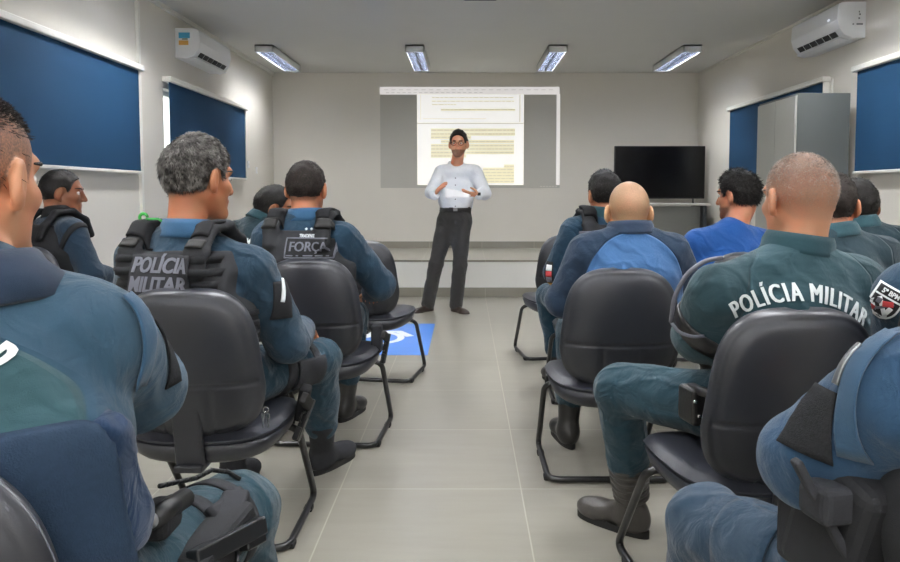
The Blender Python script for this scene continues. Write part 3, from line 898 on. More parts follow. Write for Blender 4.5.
def torso(S, j, inf, b, belly=0.0, girdle=True, low=True):
    if low: S.cone(j.pel + j.S * .0, j.waist, .108 * b + inf, (.112 + belly) * b + inf, .05, (j.U, 1.38))
    S.cone(j.waist + j.F * belly * .6, j.chest, (.110 + belly) * b + inf, .113 * b + inf, .05, (j.U, 1.38))
    S.cone(j.chest, j.upper, .113 * b + inf, .070 * b + inf, .05, (j.U, 1.55))
    if girdle:
        S.cone(j.shl * .93 + j.shr * .07, j.shr * .93 + j.shl * .07, .052 * b + inf, .052 * b + inf, .04)
        for s in (j.shl, j.shr):
            S.cone(j.neck + j.S * .0 - j.F * .012, s + (j.neck - s) * .2 + j.S * .0, .040 * b + inf, .046 * b + inf, .04)

def head_prims(S, j, inf=0.0, face=True):
    H = lambda v: j.head + j.HR @ (np.array(v, float) * j.hs); s = j.hs; Rm = j.HR
    S.ell(H((0, -.012, .035)), np.array((.077, .098, .088)) * s + inf, Rm, .02)
    S.ell(H((0, -.045, .012)), np.array((.066, .062, .07)) * s + inf, Rm, .03)
    S.ell(H((0, .034, -.032)), np.array((.061, .060, .085)) * s + inf, Rm, .02)
    for x in (-1, 1):
        S.cone(H((x * .050, -.002, -.045)), H((x * .018, .066, -.102)), .020 * s + inf, .020 * s + inf, .03)
    S.cone(H((-.012, .074, -.103)), H((.012, .074, -.103)), .018 * s + inf, .018 * s + inf, .02)
    if not face: return
    S.cone(H((-.034, .082, .030)), H((.034, .082, .030)), .011 * s, .011 * s, .02)
    for x in (-1, 1):
        S.ell(H((x * .033, .103, .004)), np.array((.017, .014, .011)) * s, Rm, .012, op='s')
        S.cone(H((x * .040, .070, -.022)), H((x * .052, .040, -.018)), .016 * s, .014 * s, .02)
        a = rotz(rad(30 * x)) @ rotx(rad(-12))
        S.ell(H((x * .087, -.008, -.006)), np.array((.011, .022, .036)) * s, Rm @ a, .006)
        S.ell(H((x * .098, -.003, -.002)), np.array((.007, .011, .021)) * s, Rm @ a, .006, op='s')
        S.ell(H((x * .082, -.002, -.036)), np.array((.008, .010, .011)) * s, Rm @ a, .006)
    S.cone(H((0, .092, .012)), H((0, .112, -.032)), .009 * s, .013 * s, .012)
    for x in (-1, 1): S.ell(H((x * .013, .100, -.036)), np.array((.009, .010, .008)) * s, Rm, .008)
    S.cone(H((-.019, .087, -.063)), H((.019, .087, -.063)), .0085 * s, .0085 * s, .010)
    S.cone(H((-.016, .085, -.075)), H((.016, .085, -.075)), .0085 * s, .0085 * s, .008)
    S.ell(H((0, .101, -.069)), np.array((.022, .008, .0018)) * s, Rm, .003, op='s')

def hand_prims(S, w, d, n, side, curl=.5, sc=1.0):
    """palm with four jointed fingers and a thumb; d finger direction, n the way the palm faces, side -1 left / 1 right"""
    d = norm(d); n = norm(n - d * np.dot(n, d)); t = np.cross(d, n) * side        # towards the thumb
    if sc != 1.0: pass
    S.cone(w + d * .02, w + d * .078 * sc, .019, .0175, .02, (t, 1.75))
    for i, (o, L) in enumerate(((.030, .070), (.010, .079), (-.010, .074), (-.028, .058))):
        p = w + d * .088 * sc + t * o; ang = 0; q = p; base = d + t * (o * 1.6)
        S.cone(w + d * .05 * sc + t * o * .9, p, .010, .0095, .006)
        for sl, rr in ((.45, .0092), (.32, .0084), (.25, .0074)):
            ang += curl * (.55 + .1 * i); dd = norm(norm(base) * math.cos(ang) + n * math.sin(ang)); e = q + dd * L * sl * sc * 1.08
            S.cone(q, e, rr, rr - .0006, .004); q = e
    b0 = w + d * .022 + t * .022; b1 = b0 + norm(d * .6 + t * .75 + n * .35) * .042 * sc
    b2 = b1 + norm(d * .9 + t * .25 + n * (.3 + .3 * curl)) * .032 * sc; b3 = b2 + norm(d * .95 + n * (.2 + .4 * curl)) * .024 * sc
    S.cone(b0, b1, .0135, .011, .012).cone(b1, b2, .011, .0095, .004).cone(b2, b3, .0095, .008, .004)

def hairline(y):
    return np.interp(y, [-.12, -.09, -.055, -.022, -.004, .020, .034, .046, .060, .078, .095, .12], [-.058, -.062, -.058, -.030, .030, .030, -.005, .018, .062, .086, .102, .12])

def head_local(j, V): return ((np.asarray(V) - j.head) @ j.HR) / j.hs

def hair_field(j, V, lift=0.0, kind='short'):
    q = head_local(j, V); x, y, z = q.T
    w = z - hairline(y) - lift
    return w

def strands(name, j, V, F, n, length, width, mat, parent, lift=0.0, comb=(0, -.35, .1), jitter=.35, seed=1, up=.5, fadez=None, whorl=.8):
    """short hair as tapered slivers rooted on the scalp"""
    rg = np.random.default_rng(seed); N = vnormals(V, F)
    c = V[F].mean(1); nn = N[F].mean(1)
    q = head_local(j, c); ok = np.nonzero((hair_field(j, c, lift) > .002) & (q[:, 2] > -.075))[0]
    pr = None
    if fadez: pr = np.clip((q[ok, 2] - fadez[0]) / (fadez[1] - fadez[0]), .02, 1) ** 1.5; pr = pr / pr.sum()
    i = rg.choice(ok, n, p=pr); a = rg.random((n, 2)); 
    P = (V[F[i, 0]] * (1 - a[:, :1]) + V[F[i, 1]] * a[:, :1]) * (1 - a[:, 1:]) + (V[F[i, 3]] * (1 - a[:, :1]) + V[F[i, 2]] * a[:, :1]) * a[:, 1:]
    nr = nn[i]; cd = j.HR @ np.array(comb, float)
    cw = j.head + j.HR @ (np.array((.0, -.055, .115)) * j.hs); rv = P - cw; rv -= nr * (rv * nr).sum(1)[:, None]; rv /= np.linalg.norm(rv, axis=1)[:, None] + 1e-9
    sw = np.cross(nr, rv)
    d = nr * up + cd * .6 + whorl * (rv + .35 * sw) + rg.normal(size=(n, 3)) * jitter * .5; d -= nr * np.minimum(0, (d * nr).sum(1) - .15)[:, None]
    d /= np.linalg.norm(d, axis=1)[:, None]
    L = length * rg.uniform(.6, 1.15, n)[:, None]
    s = np.cross(d, rg.normal(size=(n, 3))); s /= np.linalg.norm(s, axis=1)[:, None]; s *= width
    P = P - nr * .002
    mid = P + d * L * .55 + nr * L * .08; tip = P + d * L + cd * L * .15
    vs = np.stack([P - s, P + s, mid - s * .8, mid + s * .8, tip], 1).reshape(-1, 3)
    k = np.arange(n)[:, None] * 5
    fs = np.concatenate([k + np.array([[0, 1, 3, 2]])]).tolist() + np.concatenate([k + np.array([[2, 3, 4]])]).tolist()
    return link_arr(name, vs, fs, mat, parent, smooth=True)

def sleeve(S, a, e, w, inf, b, cuff=1.0, fold=.004, loose=0.0, end=1.0):
    S.cone(a, e, .056 * b + inf + loose * .4, .046 * b + inf + loose, .04, fold=fold)
    S.cone(e, e + (w - e) * end, .046 * b + inf + loose, .034 * b + inf + loose * .6, .02, fold=fold)

def collar(name, j, mat, parent, r0=.066, h=.036, flare=.016, drop_=.016, zoff=0.0):
    """folded shirt collar: inner band up, outer fall down"""
    N0 = j.neck + j.S * (.006 + zoff); ax = norm(norm(j.head + j.HR @ np.array([0, -.035, -.06]) - N0) + 1.6 * j.S); X = norm(j.U - ax * np.dot(j.U, ax)); Y = np.cross(ax, X)
    prof = [(r0 + .010, -.022), (r0 + .002, .0), (r0 - .004, h * .75), (r0 - .002, h), (r0 + .004, h + .002), (r0 + .010, h * .6), (r0 + flare, -.002), (r0 + flare + .005, -drop_), (r0 + flare - .001, -drop_ - .004)]
    n = 48; vs = []; fs = []
    for r, z in prof:
        for k in range(n):
            a = 2 * math.pi * k / n; f = max(0, math.sin(a))          # front dips to the throat
            vs.append(N0 + ax * (z - .045 * f ** 2) + X * r * math.cos(a) * 1.06 + Y * (r * math.sin(a) * .98 + .006))
    for i in range(len(prof) - 1):
        for k in range(n):
            k2 = (k + 1) % n; fs.append((i * n + k, i * n + k2, (i + 1) * n + k2, (i + 1) * n + k))
    o = link_arr(name, vs, [f[::-1] for f in fs], mat, parent)
    s = o.modifiers.new('thick', 'SOLIDIFY'); s.thickness = .003; s.offset = 0
    return o

def boot(j, side, mat, parent, name='boot', shaft=.16, detail=False):
    a = j.ankl if side < 0 else j.ankr; f = j.footl if side < 0 else j.footr; kn = j.kneel if side < 0 else j.kneer
    g = np.array([a[0], a[1], 0]); lat = np.array([f[1], -f[0], 0]); Rm = np.stack([lat, f, (0, 0, 1)], 1); S = SDF()
    up = norm(kn - a)
    z0 = a[2] - .11
    P = lambda x, y, z: np.array([a[0], a[1], z0]) + lat * x + f * y + np.array([0, 0, z])
    if shaft: S.cone(P(0, 0, .08), P(0, 0, .08) + up * shaft, .045, .056, .03)
    S.ell(P(0, -.015, .055), (.041, .055, .055), Rm, .03)
    S.cone(P(0, .01, .062), P(0, .12, .045), .042, .036, .04)
    S.ell(P(0, .15, .040), (.047, .068, .038), Rm, .03)
    S.cut(P(0, 0, .012), (0, 0, 1))
    fn = None
    V, F = S.mesh(.006, func=fn); link_arr(name, V, F, mat, parent)
    m = MB(); poly = []
    for t in np.linspace(0, 2 * math.pi, 30)[:-1]:
        y = math.sin(t); x = math.cos(t); yy = .075 + .143 * y; poly.append((x * (.046 + .006 * y - .008 * (1 - abs(y))), yy))
    m.prism(poly, P(0, 0, 0.0), lat, f, (0, 0, 1), .024); o = m.build('sole', M['rubber'], parent)
    return V, F

def build_eyes(j, t, body):
    for x in (-1, 1):
        c = j.head + j.HR @ (np.array((x * .033, .0765, .004)) * j.hs)
        bm = bmesh.new(); bmesh.ops.create_uvsphere(bm, u_segments=14, v_segments=10, radius=.0118 * j.hs)
        bm.verts.index_update()
        m = MB().add([c + np.array(v.co) for v in bm.verts], [[v.index for v in f.verts] for f in bm.faces]); bm.free()
        e = m.build('eye', M['eye_white'], body, smooth=True)
        i = MB(); fw = j.HR[:, 1]
        i.prism([(.0055 * math.cos(a), .0055 * math.sin(a)) for a in np.linspace(0, 2 * math.pi, 14)[:-1]], c + fw * .0105 * j.hs, j.HR[:, 0], j.HR[:, 2], fw, .0015)
        i.add(*[[], []]); i.build('iris', M['iris'], body)

def eyebrows(j, t, mat, bv):
    for x in (-1, 1):
        m = MB(); pts = []
        for s_ in np.linspace(0, 1, 6):
            p = j.head + j.HR @ (np.array((x * (.014 + .036 * s_), .13, .024 + .007 * math.sin(s_ * 2.4))) * j.hs)
            h = bv.ray_cast(Vector(p), Vector(-j.HR[:, 1]), .2)
            if h[0] is not None: pts.append(np.array(h[0]))
        if len(pts) > 2: m.tube(pts, [.0038] * (len(pts) - 1) + [.0015], 6).build('eyebrow', mat, t, smooth=True)

def person(sp):
    t = thing('person', sp['label'], 'person', (sp['x'], sp['y'], 0), sp.get('group'))
    j = skeleton(sp); b = sp.get('b', 1.0); h = sp.get('h', .008); o = J(); o.t, o.j = t, j
    belly = sp.get('belly', .012)
    # body: one continuous surface from crown to ankles
    S = SDF(); torso(S, j, 0, b, belly)
    nb = j.head + j.HR @ np.array([0, -.035, -.055])
    S.cone(j.neck - j.S * .03, nb, .060 * sp.get('nk', 1), .057 * sp.get('nk', 1), .03)
    for a, e, w, d, n, sd, cu in ((j.shl, j.ell_, j.wrl, j.hdl, j.pnl, -1, sp.get('curll', .5)), (j.shr, j.elr, j.wrr, j.hdr, j.pnr, 1, sp.get('curlr', .5))):
        S.cone(a, e, .056 * b, .042 * b, .04); S.cone(e, w, .042 * b, .027 * b, .02)
        hand_prims(S, w, d, n, sd, cu)
    for hp, kn, an in ((j.hipl, j.kneel, j.ankl), (j.hipr, j.kneer, j.ankr)):
        S.cone(hp, kn, .088 * b, .060 * b, .05); S.cone(kn, an, .058 * b, .036 * b, .02)
        S.cone(kn + (an - kn) * .1, kn + (an - kn) * .5, .055 * b, .05 * b, .03)
    head_prims(S, j)
    hf = sp.get('fine', .0052); fb = [(j.head, (.10, .13, .14), hf)]
    if sp.get('hands'): fb += [(j.wrl + j.hdl * .08, (.09, .09, .09), hf), (j.wrr + j.hdr * .08, (.09, .09, .09), hf)]
    V, F = S.mesh(.0105, smooth=1, fine=fb)
    stub = np.clip(hair_field(j, V, sp.get('lift', 0)) / .012 + .3, 0, 1)
    q = head_local(j, V); stub[(q[:, 2] < -.1) | (np.abs(q[:, 0]) > .0795) | (np.linalg.norm(q, axis=1) > .2)] = 0
    if sp.get('beardstub'):
        bm_ = np.clip(np.minimum((-.050 - q[:, 2]) / .012, (q[:, 1] - .0) / .02), 0, 1) * (q[:, 2] > -.14); stub = np.maximum(stub, bm_ * sp['beardstub'])
    if sp.get('fade'):   # cropped sides: stubble fades towards the neck
        stub *= np.interp(q[:, 2], [-.07, -.01, .05, .09], [.15, sp['fade'], .9, 1.0])
    body = link_arr('body', V, F, sp['skin'], t, {'stubble': stub}); o.body = (V, F)
    build_eyes(j, t, body)
    bv = bvh_of(V, F); o.bbody = bv
    eyebrows(j, t, sp['hairm'], bv)
    # hair
    if sp.get('hair', .008):
        hh = sp.get('hair', .008); S = SDF(); head_prims(S, j, hh, face=False)
        top = sp.get('hairtop', 0)
        if top: S.ell(j.head + j.HR @ np.array((0, sp.get('topy', .0), .055)) * j.hs, np.array((.070, .082, .078 + top)) * j.hs, j.HR, .02)
        lift = sp.get('lift', 0)
        def cutf(P):
            w = hair_field(j, P, lift); return np.where(w < .004, np.clip(.02 - w * 4, 0, .08), 0).astype(np.float32)
        V2, F2 = S.mesh(.006, folds=sp.get('hnoise', .0028), ffreq=2.2, func=cutf, smooth=1)
        ho = link_arr('hair', V2, F2, sp['hairm'], t); o.hair = (V2, F2)
        if sp.get('strands'):
            strands('hair_strands', j, V2, F2, sp['strands'], sp.get('slen', .016), sp.get('swid', .0011), sp.get('strandm', sp['hairm']), t, lift, sp.get('comb', (0, -.35, .1)), sp.get('jit', .5), up=sp.get('sup', .5))
    elif sp.get('strands'):
        strands('hair', j, V, F, sp['strands'], sp.get('slen', .008), sp.get('swid', .0009), sp.get('strandm', sp['hairm']), t, sp.get('lift', 0), sp.get('comb', (0, -.35, .1)), sp.get('jit', .5), up=sp.get('sup', .5), fadez=sp.get('fadez'))
    # shirt
    inf = sp.get('sinf', .012); S = SDF(); torso(S, j, inf, b, belly)
    lo = sp.get('loose', .008); fo = sp.get('sfold', .004)
    ends = sp.get('slend', (.93, .93))
    sleeve(S, j.shl, j.ell_, j.wrl, inf, b, loose=lo, fold=fo, end=ends[0]); sleeve(S, j.shr, j.elr, j.wrr, inf, b, loose=lo, fold=fo, end=ends[1])
    if sp.get('hem'): S.cut(j.pel + j.S * sp['hem'], j.S)
    V, F = S.mesh(h, folds=sp.get('wr', .004), seed=sp.get('seed', 3), ffreq=.8)
    loc = (V - j.pel) @ j.R1
    pan = sp['panel'](loc) if sp.get('panel') else None
    o.shirt = link_arr(sp.get('shirtname', 'shirt'), V, F, sp['shirt'], t, {'panel': pan} if pan is not None else None); o.sv = (V, F); o.bs = bvh_of(V, F)
    if sp.get('collar'): collar('collar', j, sp['collar'], t, **sp.get('collark', {}))
    # trousers
    S = SDF(); g = .012
    S.cone(j.pel - np.array([0, 0, .0]), j.pel + j.S * sp.get('waisth', .10), .110 * b + g, (.114 + belly) * b + g, .05, (j.U, 1.36))
    for hp, kn, an in ((j.hipl, j.kneel, j.ankl), (j.hipr, j.kneer, j.ankr)):
        le = kn + (an - kn) * sp.get('legend', .72)
        S.cone(hp, kn, .092 * b + g, .066 * b + g, .06, fold=sp.get('tfold', .005)); S.cone(kn, le, .066 * b + g, sp.get('cuff', .056) * b + g, .02, fold=sp.get('tfold', .005))
    V, F = S.mesh(h, folds=sp.get('wrt', .005), seed=sp.get('seed', 3) + 5, ffreq=.8)
    o.tr = link_arr('trousers', V, F, sp['trouser'], t); o.tv = (V, F); o.bt = bvh_of(V, F)
    if sp.get('boots', True):
        for sd in (-1, 1): boot(j, sd, sp.get('bootm', M['leather']), t, sp.get('bootname', 'boot'), sp.get('shaft', .16))
    return o

def vest(o, sp, mat, inf=.034, top=.475, width=.178, straps=True):
    """plate-carrier vest over the shirt: panels front and back and two padded shoulder straps"""
    j = o.j; b = sp.get('b', 1.0); S = SDF(); torso(S, j, inf, b, sp.get('belly', .012), girdle=False)
    S.cut(j.pel + j.S * .03, j.S)
    S.cut(j.T((0, 0, top - .03)), -j.S + j.F * .0)
    for sd in (-1, 1):   # armholes
        a = j.shl if sd < 0 else j.shr
        S.cone(a - j.S * .03 + j.U * sd * .065 - j.F * .2, a - j.S * .03 + j.U * sd * .065 + j.F * .2, .070, .070, .02, op='s')
    for sd in (-1, 1):
        x = .118 * sd
        pts = [j.T((x, -.128 * b - .012, top - .10)), j.T((x, -.112 * b - .006, top - .03)), j.T((x * .98, -.06, top + .045)), j.T((x * .98, .02, top + .055)), j.T((x, .085, top + .01)), j.T((x, .12, top - .08))]
        for p, q in zip(pts, pts[1:]): S.cone(p, q, .017, .017, .012, (j.U, 2.1))
    V, F = S.mesh(sp.get('h', .008), folds=.002, seed=11, ffreq=1.2)
    v = link_arr('vest', V, F, mat, o.t); o.vv = (V, F); o.bv = bvh_of(V, F); o.vest = v
    return v

def band(name, o, a, c, r, w, mat, parent, axis_st=None, thick=.006, n=28, tilt=(0, 0, 0)):
    """strap around a limb: ring at c about the axis a"""
    ax = norm(np.array(a) + np.array(tilt)); x = norm(np.cross(ax, (0.3, .2, 1))); y = np.cross(ax, x); vs = []; fs = []
    for i, (dr, dz) in enumerate(((0, -w / 2), (thick, -w / 2), (thick, w / 2), (0, w / 2))):
        for k in range(n):
            t_ = 2 * math.pi * k / n; vs.append(c + ax * dz + (x * math.cos(t_) + y * math.sin(t_)) * (r + dr))
    for i in range(4):
        for k in range(n):
            k2 = (k + 1) % n; i2 = (i + 1) % 4; fs.append((i * n + k, i * n + k2, i2 * n + k2, i2 * n + k))
    return link_arr(name, vs, fs, mat, parent)

def wrapband(name, bv, ax, c, r, w, mat, parent, off=.002, thick=.004, n=40, m=3):
    """strap around a limb that follows the cloth below it"""
    ax = norm(ax); x = norm(np.cross(ax, (0.31, .17, 1))); y = np.cross(ax, x); vs = []; fs = []
    for i in range(m + 1):
        for k in range(n):
            t_ = 2 * math.pi * k / n; d = x * math.cos(t_) + y * math.sin(t_); p0 = c + ax * w * (i / m - .5)
            h = bv.ray_cast(Vector(p0 + d * r * 2.2), Vector(-d), r * 2.2)
            q = np.array(h[0]) if h[0] is not None else p0 + d * r
            dd = np.linalg.norm(q - p0); q = p0 + d * (min(max(dd, r * .6), r * 1.5) + off); vs.append(q)
    for i in range(m):
        for k in range(n):
            k2 = (k + 1) % n; fs.append((i * n + k, i * n + k2, (i + 1) * n + k2, (i + 1) * n + k))
    ob = link_arr(name, vs, fs, mat, parent); s = ob.modifiers.new('thick', 'SOLIDIFY'); s.thickness = thick; s.offset = 0
    return ob

HAIR_DARK = hair_mat('dark_hair', '#15110f', '#2a211c'); HAIR_BLACK = hair_mat('black_hair', '#0c0b0b', '#1c1816')
HAIR_GREY = hair_mat('grey_hair', '#1e1b1a', '#55524e'); STR_GREY = hair_mat('grey_strands', '#1f1b1a', '#85827e', 40)
STR_SILVER = hair_mat('silver_strands', '#6a5f57', '#b5aea6', 60); HAIR_BROWN = hair_mat('brown_hair', '#1b1411', '#3a2c24')
def ellipse_panel(a, zc, bz, back=True):
    def f(l):
        d = 1 - np.sqrt((l[:, 0] / a) ** 2 + ((l[:, 2] - zc) / bz) ** 2); d = d * a
        return np.where(l[:, 1] < .02, d, -.05)
    return f
def raglan_panel(l):
    x = np.abs(l[:, 0]); lim = np.interp(l[:, 2], [0, .12, .25, .38, .47, .53], [.20, .20, .185, .165, .10, .05])
    return np.where(l[:, 1] < .03, (lim - x) * .8, -.05)

SHIRT_P1 = cloth('faded_blue_shirt', '#2b475a', '#2d4b52', fold=.5, pstripes=.012)
SHIRT_P2 = cloth('navy_teal_shirt', '#1e3647', fold=.6)
SHIRT_P5 = cloth('teal_blue_shirt', '#1c374a', fold=.5)
SHIRT_P8 = cloth('two_blue_shirt', '#182b3f', '#355a85', fold=.4)
SHIRT_P10 = cloth('dark_teal_shirt', '#263f46', '#2c4850', fold=.4, pstripes=.012)
SHIRT_DARK = cloth('deep_teal_shirt', '#182a32', '#1b2f37', fold=.4)
SHIRT_P9 = cloth('bright_blue_tshirt', '#174888', fold=.4)
SHIRT_P13 = cloth('pale_blue_shirt', '#223f59', fold=.5)
SHIRT_W = cloth('white_shirt', '#e9edf4', fold=.3)
NAVY = cloth('navy_collar', '#1c2c40', fold=.1); TEALC = cloth('teal_collar', '#25444c', fold=.1); BLUEC = cloth('blue_collar', '#2b5170', fold=.1)
WHITEC = cloth('white_collar', '#e6eaf2', fold=.05)
VEST = plain('vest_nylon', '#2a2b2e', .8, vary=.12, nscale=25, bump=.5, bscale=600, spec=.25)
VESTB = plain('vest_nylon_dark', '#1a1b1e', .8, vary=.12, nscale=25, bump=.5, bscale=600, spec=.25)

SPECS = {}
def P(key, **sp): SPECS[key] = sp
OFF = 'uniformed officers'
P('p1', label='seated officer in a faded blue shirt filling the left edge, face cropped, thigh holster', x=-.645, y=.97, yaw=-6, lean=4, head=at(-33, 179, .995), hyaw=-2, hs=.98, sit=.955,
  skin=skin('skin_p1', '#c2906f', '#453d38', .95), hairm=HAIR_DARK, hair=0, lift=.0, fade=.9, strands=9000, slen=.012, swid=.0006, fadez=(.055, .12), sup=.9, b=1.02, h=.008,
  shirt=SHIRT_P1, trouser=M['trouser'], panel=ellipse_panel(.205, .24, .19), collar=NAVY, collark=dict(r0=.070, flare=.028, drop_=.034, h=.03, zoff=-.012), loose=.016, sfold=.005,
  shr=at(96, 338, 1.0), elr=at(134, 384, 1.15), wrr=at(70, 395, 1.30), hdr=(-1, .1, .1), wrl=at(22, 430, 1.20), hdl=(1, 0, .05), pnl=(0, -1, 0),
  kneer=at(236, 512, 1.40), ankr=(-.46, 1.42, .11), seed=4)
P('p2', label='seated officer with grey hair in a black vest lettered POLÍCIA MILITAR', x=-.87, y=2.30, yaw=-15, lean=2, head=at(199, 179, 2.31), hyaw=-20, hs=1.05,
  skin=skin('skin_p2', '#a87454', '#2b2623', .5), hairm=HAIR_GREY, hair=.005, hairtop=.004, strands=11000, slen=.020, swid=.0009, strandm=STR_GREY, comb=(.05, -.1, -.35), jit=.35, sup=.22, b=1.0, h=.008,
  shirt=SHIRT_P2, trouser=M['trouser_deep'], collar=BLUEC, loose=.014, kneer=(-.56, 2.72, .525), ankr=(-.60, 2.95, .11), footr=(.45, .9, 0),
  shr=at(254, 272, 2.27), elr=at(287, 342, 2.37), wrr=(-.60, 2.60, .66), bootm=M['nylon_grey'], sit=.925)
P('p5', label='seated officer with short dark hair in a black vest lettered FORÇA', x=-.72, y=3.29, yaw=-8, lean=2, head=at(307, 189, 3.30), hyaw=0, sit=.95,
  skin=skin('skin_p5', '#a87556', '#241d1a', .75), hairm=HAIR_DARK, hair=.006, strands=3500, slen=.009, comb=(0, -.2, -.3), b=1.0, h=.009,
  shirt=SHIRT_P5, trouser=M['trouser_deep'], collar=BLUEC, loose=.014, elr=at(380, 285, 3.40), wrr=(-.48, 3.62, .66), kneer=(-.58, 3.68, .535), ankr=(-.62, 3.64, .11))
P('p8', label='seated officer with a shaven head and a light blue back panel', x=.66, y=2.92, yaw=0, lean=3, head=at(628, 212, 2.93), hyaw=0, sit=.865, nk=1.0,
  skin=skin('skin_p8', '#c09a74', '#6d5a48', .75), hairm=HAIR_BROWN, hair=0, fade=.85, b=1.0, h=.009,
  shirt=SHIRT_P8, trouser=M['trouser'], panel=ellipse_panel(.205, .17, .265), collar=NAVY, collark=dict(r0=.076, flare=.012, drop_=.010), loose=.012, kneel=(.50, 3.30, .535), ankl=(.47, 3.26, .11), ankr=(.78, 3.26, .11), kneer=(.77, 3.30, .535))
P('p7', label='seated officer in a black vest with an arm badge, behind the shaven-headed man', x=.745, y=3.93, yaw=8, lean=3, head=at(604, 195, 3.94), hyaw=6, sit=.935,
  skin=skin('skin_p7', '#a87657', '#241d1a', .6), hairm=HAIR_BLACK, hair=.009, hairtop=.006, strands=2000, slen=.012, h=.010,
  shirt=SHIRT_P5, trouser=M['trouser_deep'], collar=TEALC, kneel=(.50, 4.32, .54), ankl=(.56, 4.30, .11))
P('p9', label='seated man with dark wavy hair and beard in a bright blue T-shirt', x=1.315, y=3.62, yaw=10, lean=4, head=at(737, 196, 3.64), hyaw=32, sit=.815, hs=.94,
  skin=skin('skin_p9', '#b77f5f', '#1d1714', .8), hairm=HAIR_BLACK, hair=.013, hairtop=.014, hnoise=.004, strands=3500, slen=.022, comb=(0, -.3, -.1), jit=1.2, beardstub=1.0, h=.010,
  shirt=SHIRT_P9, shirtname='t_shirt', collar=cloth('crew_neck', '#174888', fold=.1), collark=dict(r0=.066, h=.010, flare=.008, drop_=.01), trouser=M['suit'], slend=(0, 0), sinf=.016)
P('p10', label='seated officer with cropped grey hair and large white POLÍCIA MILITAR lettering on his back', x=.875, y=1.99, yaw=4, lean=3, roll=4, head=at(798, 199, 1.99), hyaw=10, hs=1.03, sit=.872,
  skin=skin('skin_p10', '#bf8c6c', '#6b5f57', .9), hairm=STR_SILVER, hair=0, fade=.55, strands=16000, slen=.007, swid=.0006, fadez=(-.03, .08), strandm=STR_SILVER, b=1.0, hands=True, h=.008, nk=1.02,
  shirt=SHIRT_P10, trouser=M['trouser'], panel=raglan_panel, collar=TEALC, collark=dict(r0=.078, flare=.012, drop_=.012), arms='crossed',
  shl=at(714, 294, 1.92), ell_=at(696, 338, 2.02), wrl=at(760, 345, 2.18), elr=(1.10, 2.05, .76), wrr=at(738, 340, 2.14), hdr=(-1, -.12, .12), pnr=(.2, -1, 0), curlr=.35,
  kneel=(.495, 2.28, .535), ankl=(.565, 2.40, .11), footl=(-.72, .69, 0), shaft=.20, bootm=M['boot_leather'], legend=.60, cuff=.058)
P('p11', label='seated officer with dark hair directly behind the cropped grey head, right ear showing', x=1.43, y=2.80, yaw=0, lean=3, head=at(833, 206, 2.82), hyaw=-36, sit=.855,
  skin=skin('skin_p11', '#a87050', '#1d1714', .7), hairm=HAIR_DARK, hair=.008, strands=1800, slen=.010, h=.010, shirt=SHIRT_DARK, trouser=M['trouser'], panel=raglan_panel, collar=TEALC)
P('p12', label='seated officer with black hair in a lettered dark teal shirt nearest the right wall', x=1.86, y=3.42, yaw=-4, lean=2, head=at(856, 207, 3.43), hyaw=-6, sit=.87,
  skin=skin('skin_p12', '#8a5d44', '#15110f', .8), hairm=HAIR_BLACK, hair=.010, hairtop=.006, strands=1500, slen=.010, h=.010, shirt=SHIRT_DARK, trouser=M['trouser'], panel=raglan_panel, collar=TEALC)
P('p13', label='seated officer in a pale blue shirt filling the lower right corner, head out of frame', x=.76, y=.93, yaw=8, lean=3, hyaw=6,
  skin=skin('skin_p13', '#b98a6a', '#2b2420', .7), hairm=HAIR_DARK, hair=.008, b=1.0, h=.008, shirt=SHIRT_P13, trouser=M['trouser_blue'], collar=NAVY, loose=.013, sfold=.004,
  shl=at(897, 398, .93), ell_=at(810, 460, 1.04), wrl=at(900, 440, 1.22), hdl=(.8, .5, -.2), kneel=at(706, 526, 1.40), ankl=(.50, 1.45, .11), seed=9, bootname='boot')
P('p14', label='seated officer cropped by the right edge, with a shield badge on the upper arm', x=1.33, y=1.68, yaw=0, lean=3, hyaw=0, sit=.95,
  skin=skin('skin_p14', '#a87858', '#1d1714', .7), hairm=HAIR_DARK, hair=.008, h=.010, shirt=SHIRT_P5, trouser=M['trouser'], collar=TEALC,
  shl=at(906, 296, 1.66), ell_=at(904, 342, 1.74))
P('p4', label='seated officer with black hair looking right, between the two vests', x=-1.17, y=4.12, yaw=-22, lean=6, head=at(275, 209, 4.14), hyaw=-58, sit=.87, hpitch=10,
  skin=skin('skin_p4', '#9a6a4c', '#15110f', .7), hairm=HAIR_BLACK, hair=.010, hairtop=.006, strands=1500, slen=.010, h=.010, shirt=SHIRT_DARK, trouser=M['trouser'], panel=raglan_panel, collar=TEALC)
P('p3', label='seated officer in a plain black vest by the left wall, in profile', x=-2.22, y=3.97, yaw=-38, lean=3, head=at(63, 193, 3.99), hyaw=-32, sit=.93, hs=1.0,
  skin=skin('skin_p3', '#7f553c', '#15110f', .8), hairm=HAIR_BLACK, hair=.006, strands=2000, slen=.006, fade=.7, h=.009, shirt=cloth('dark_navy_shirt', '#172b3c', fold=.4), trouser=M['trouser'], collar=VESTB)
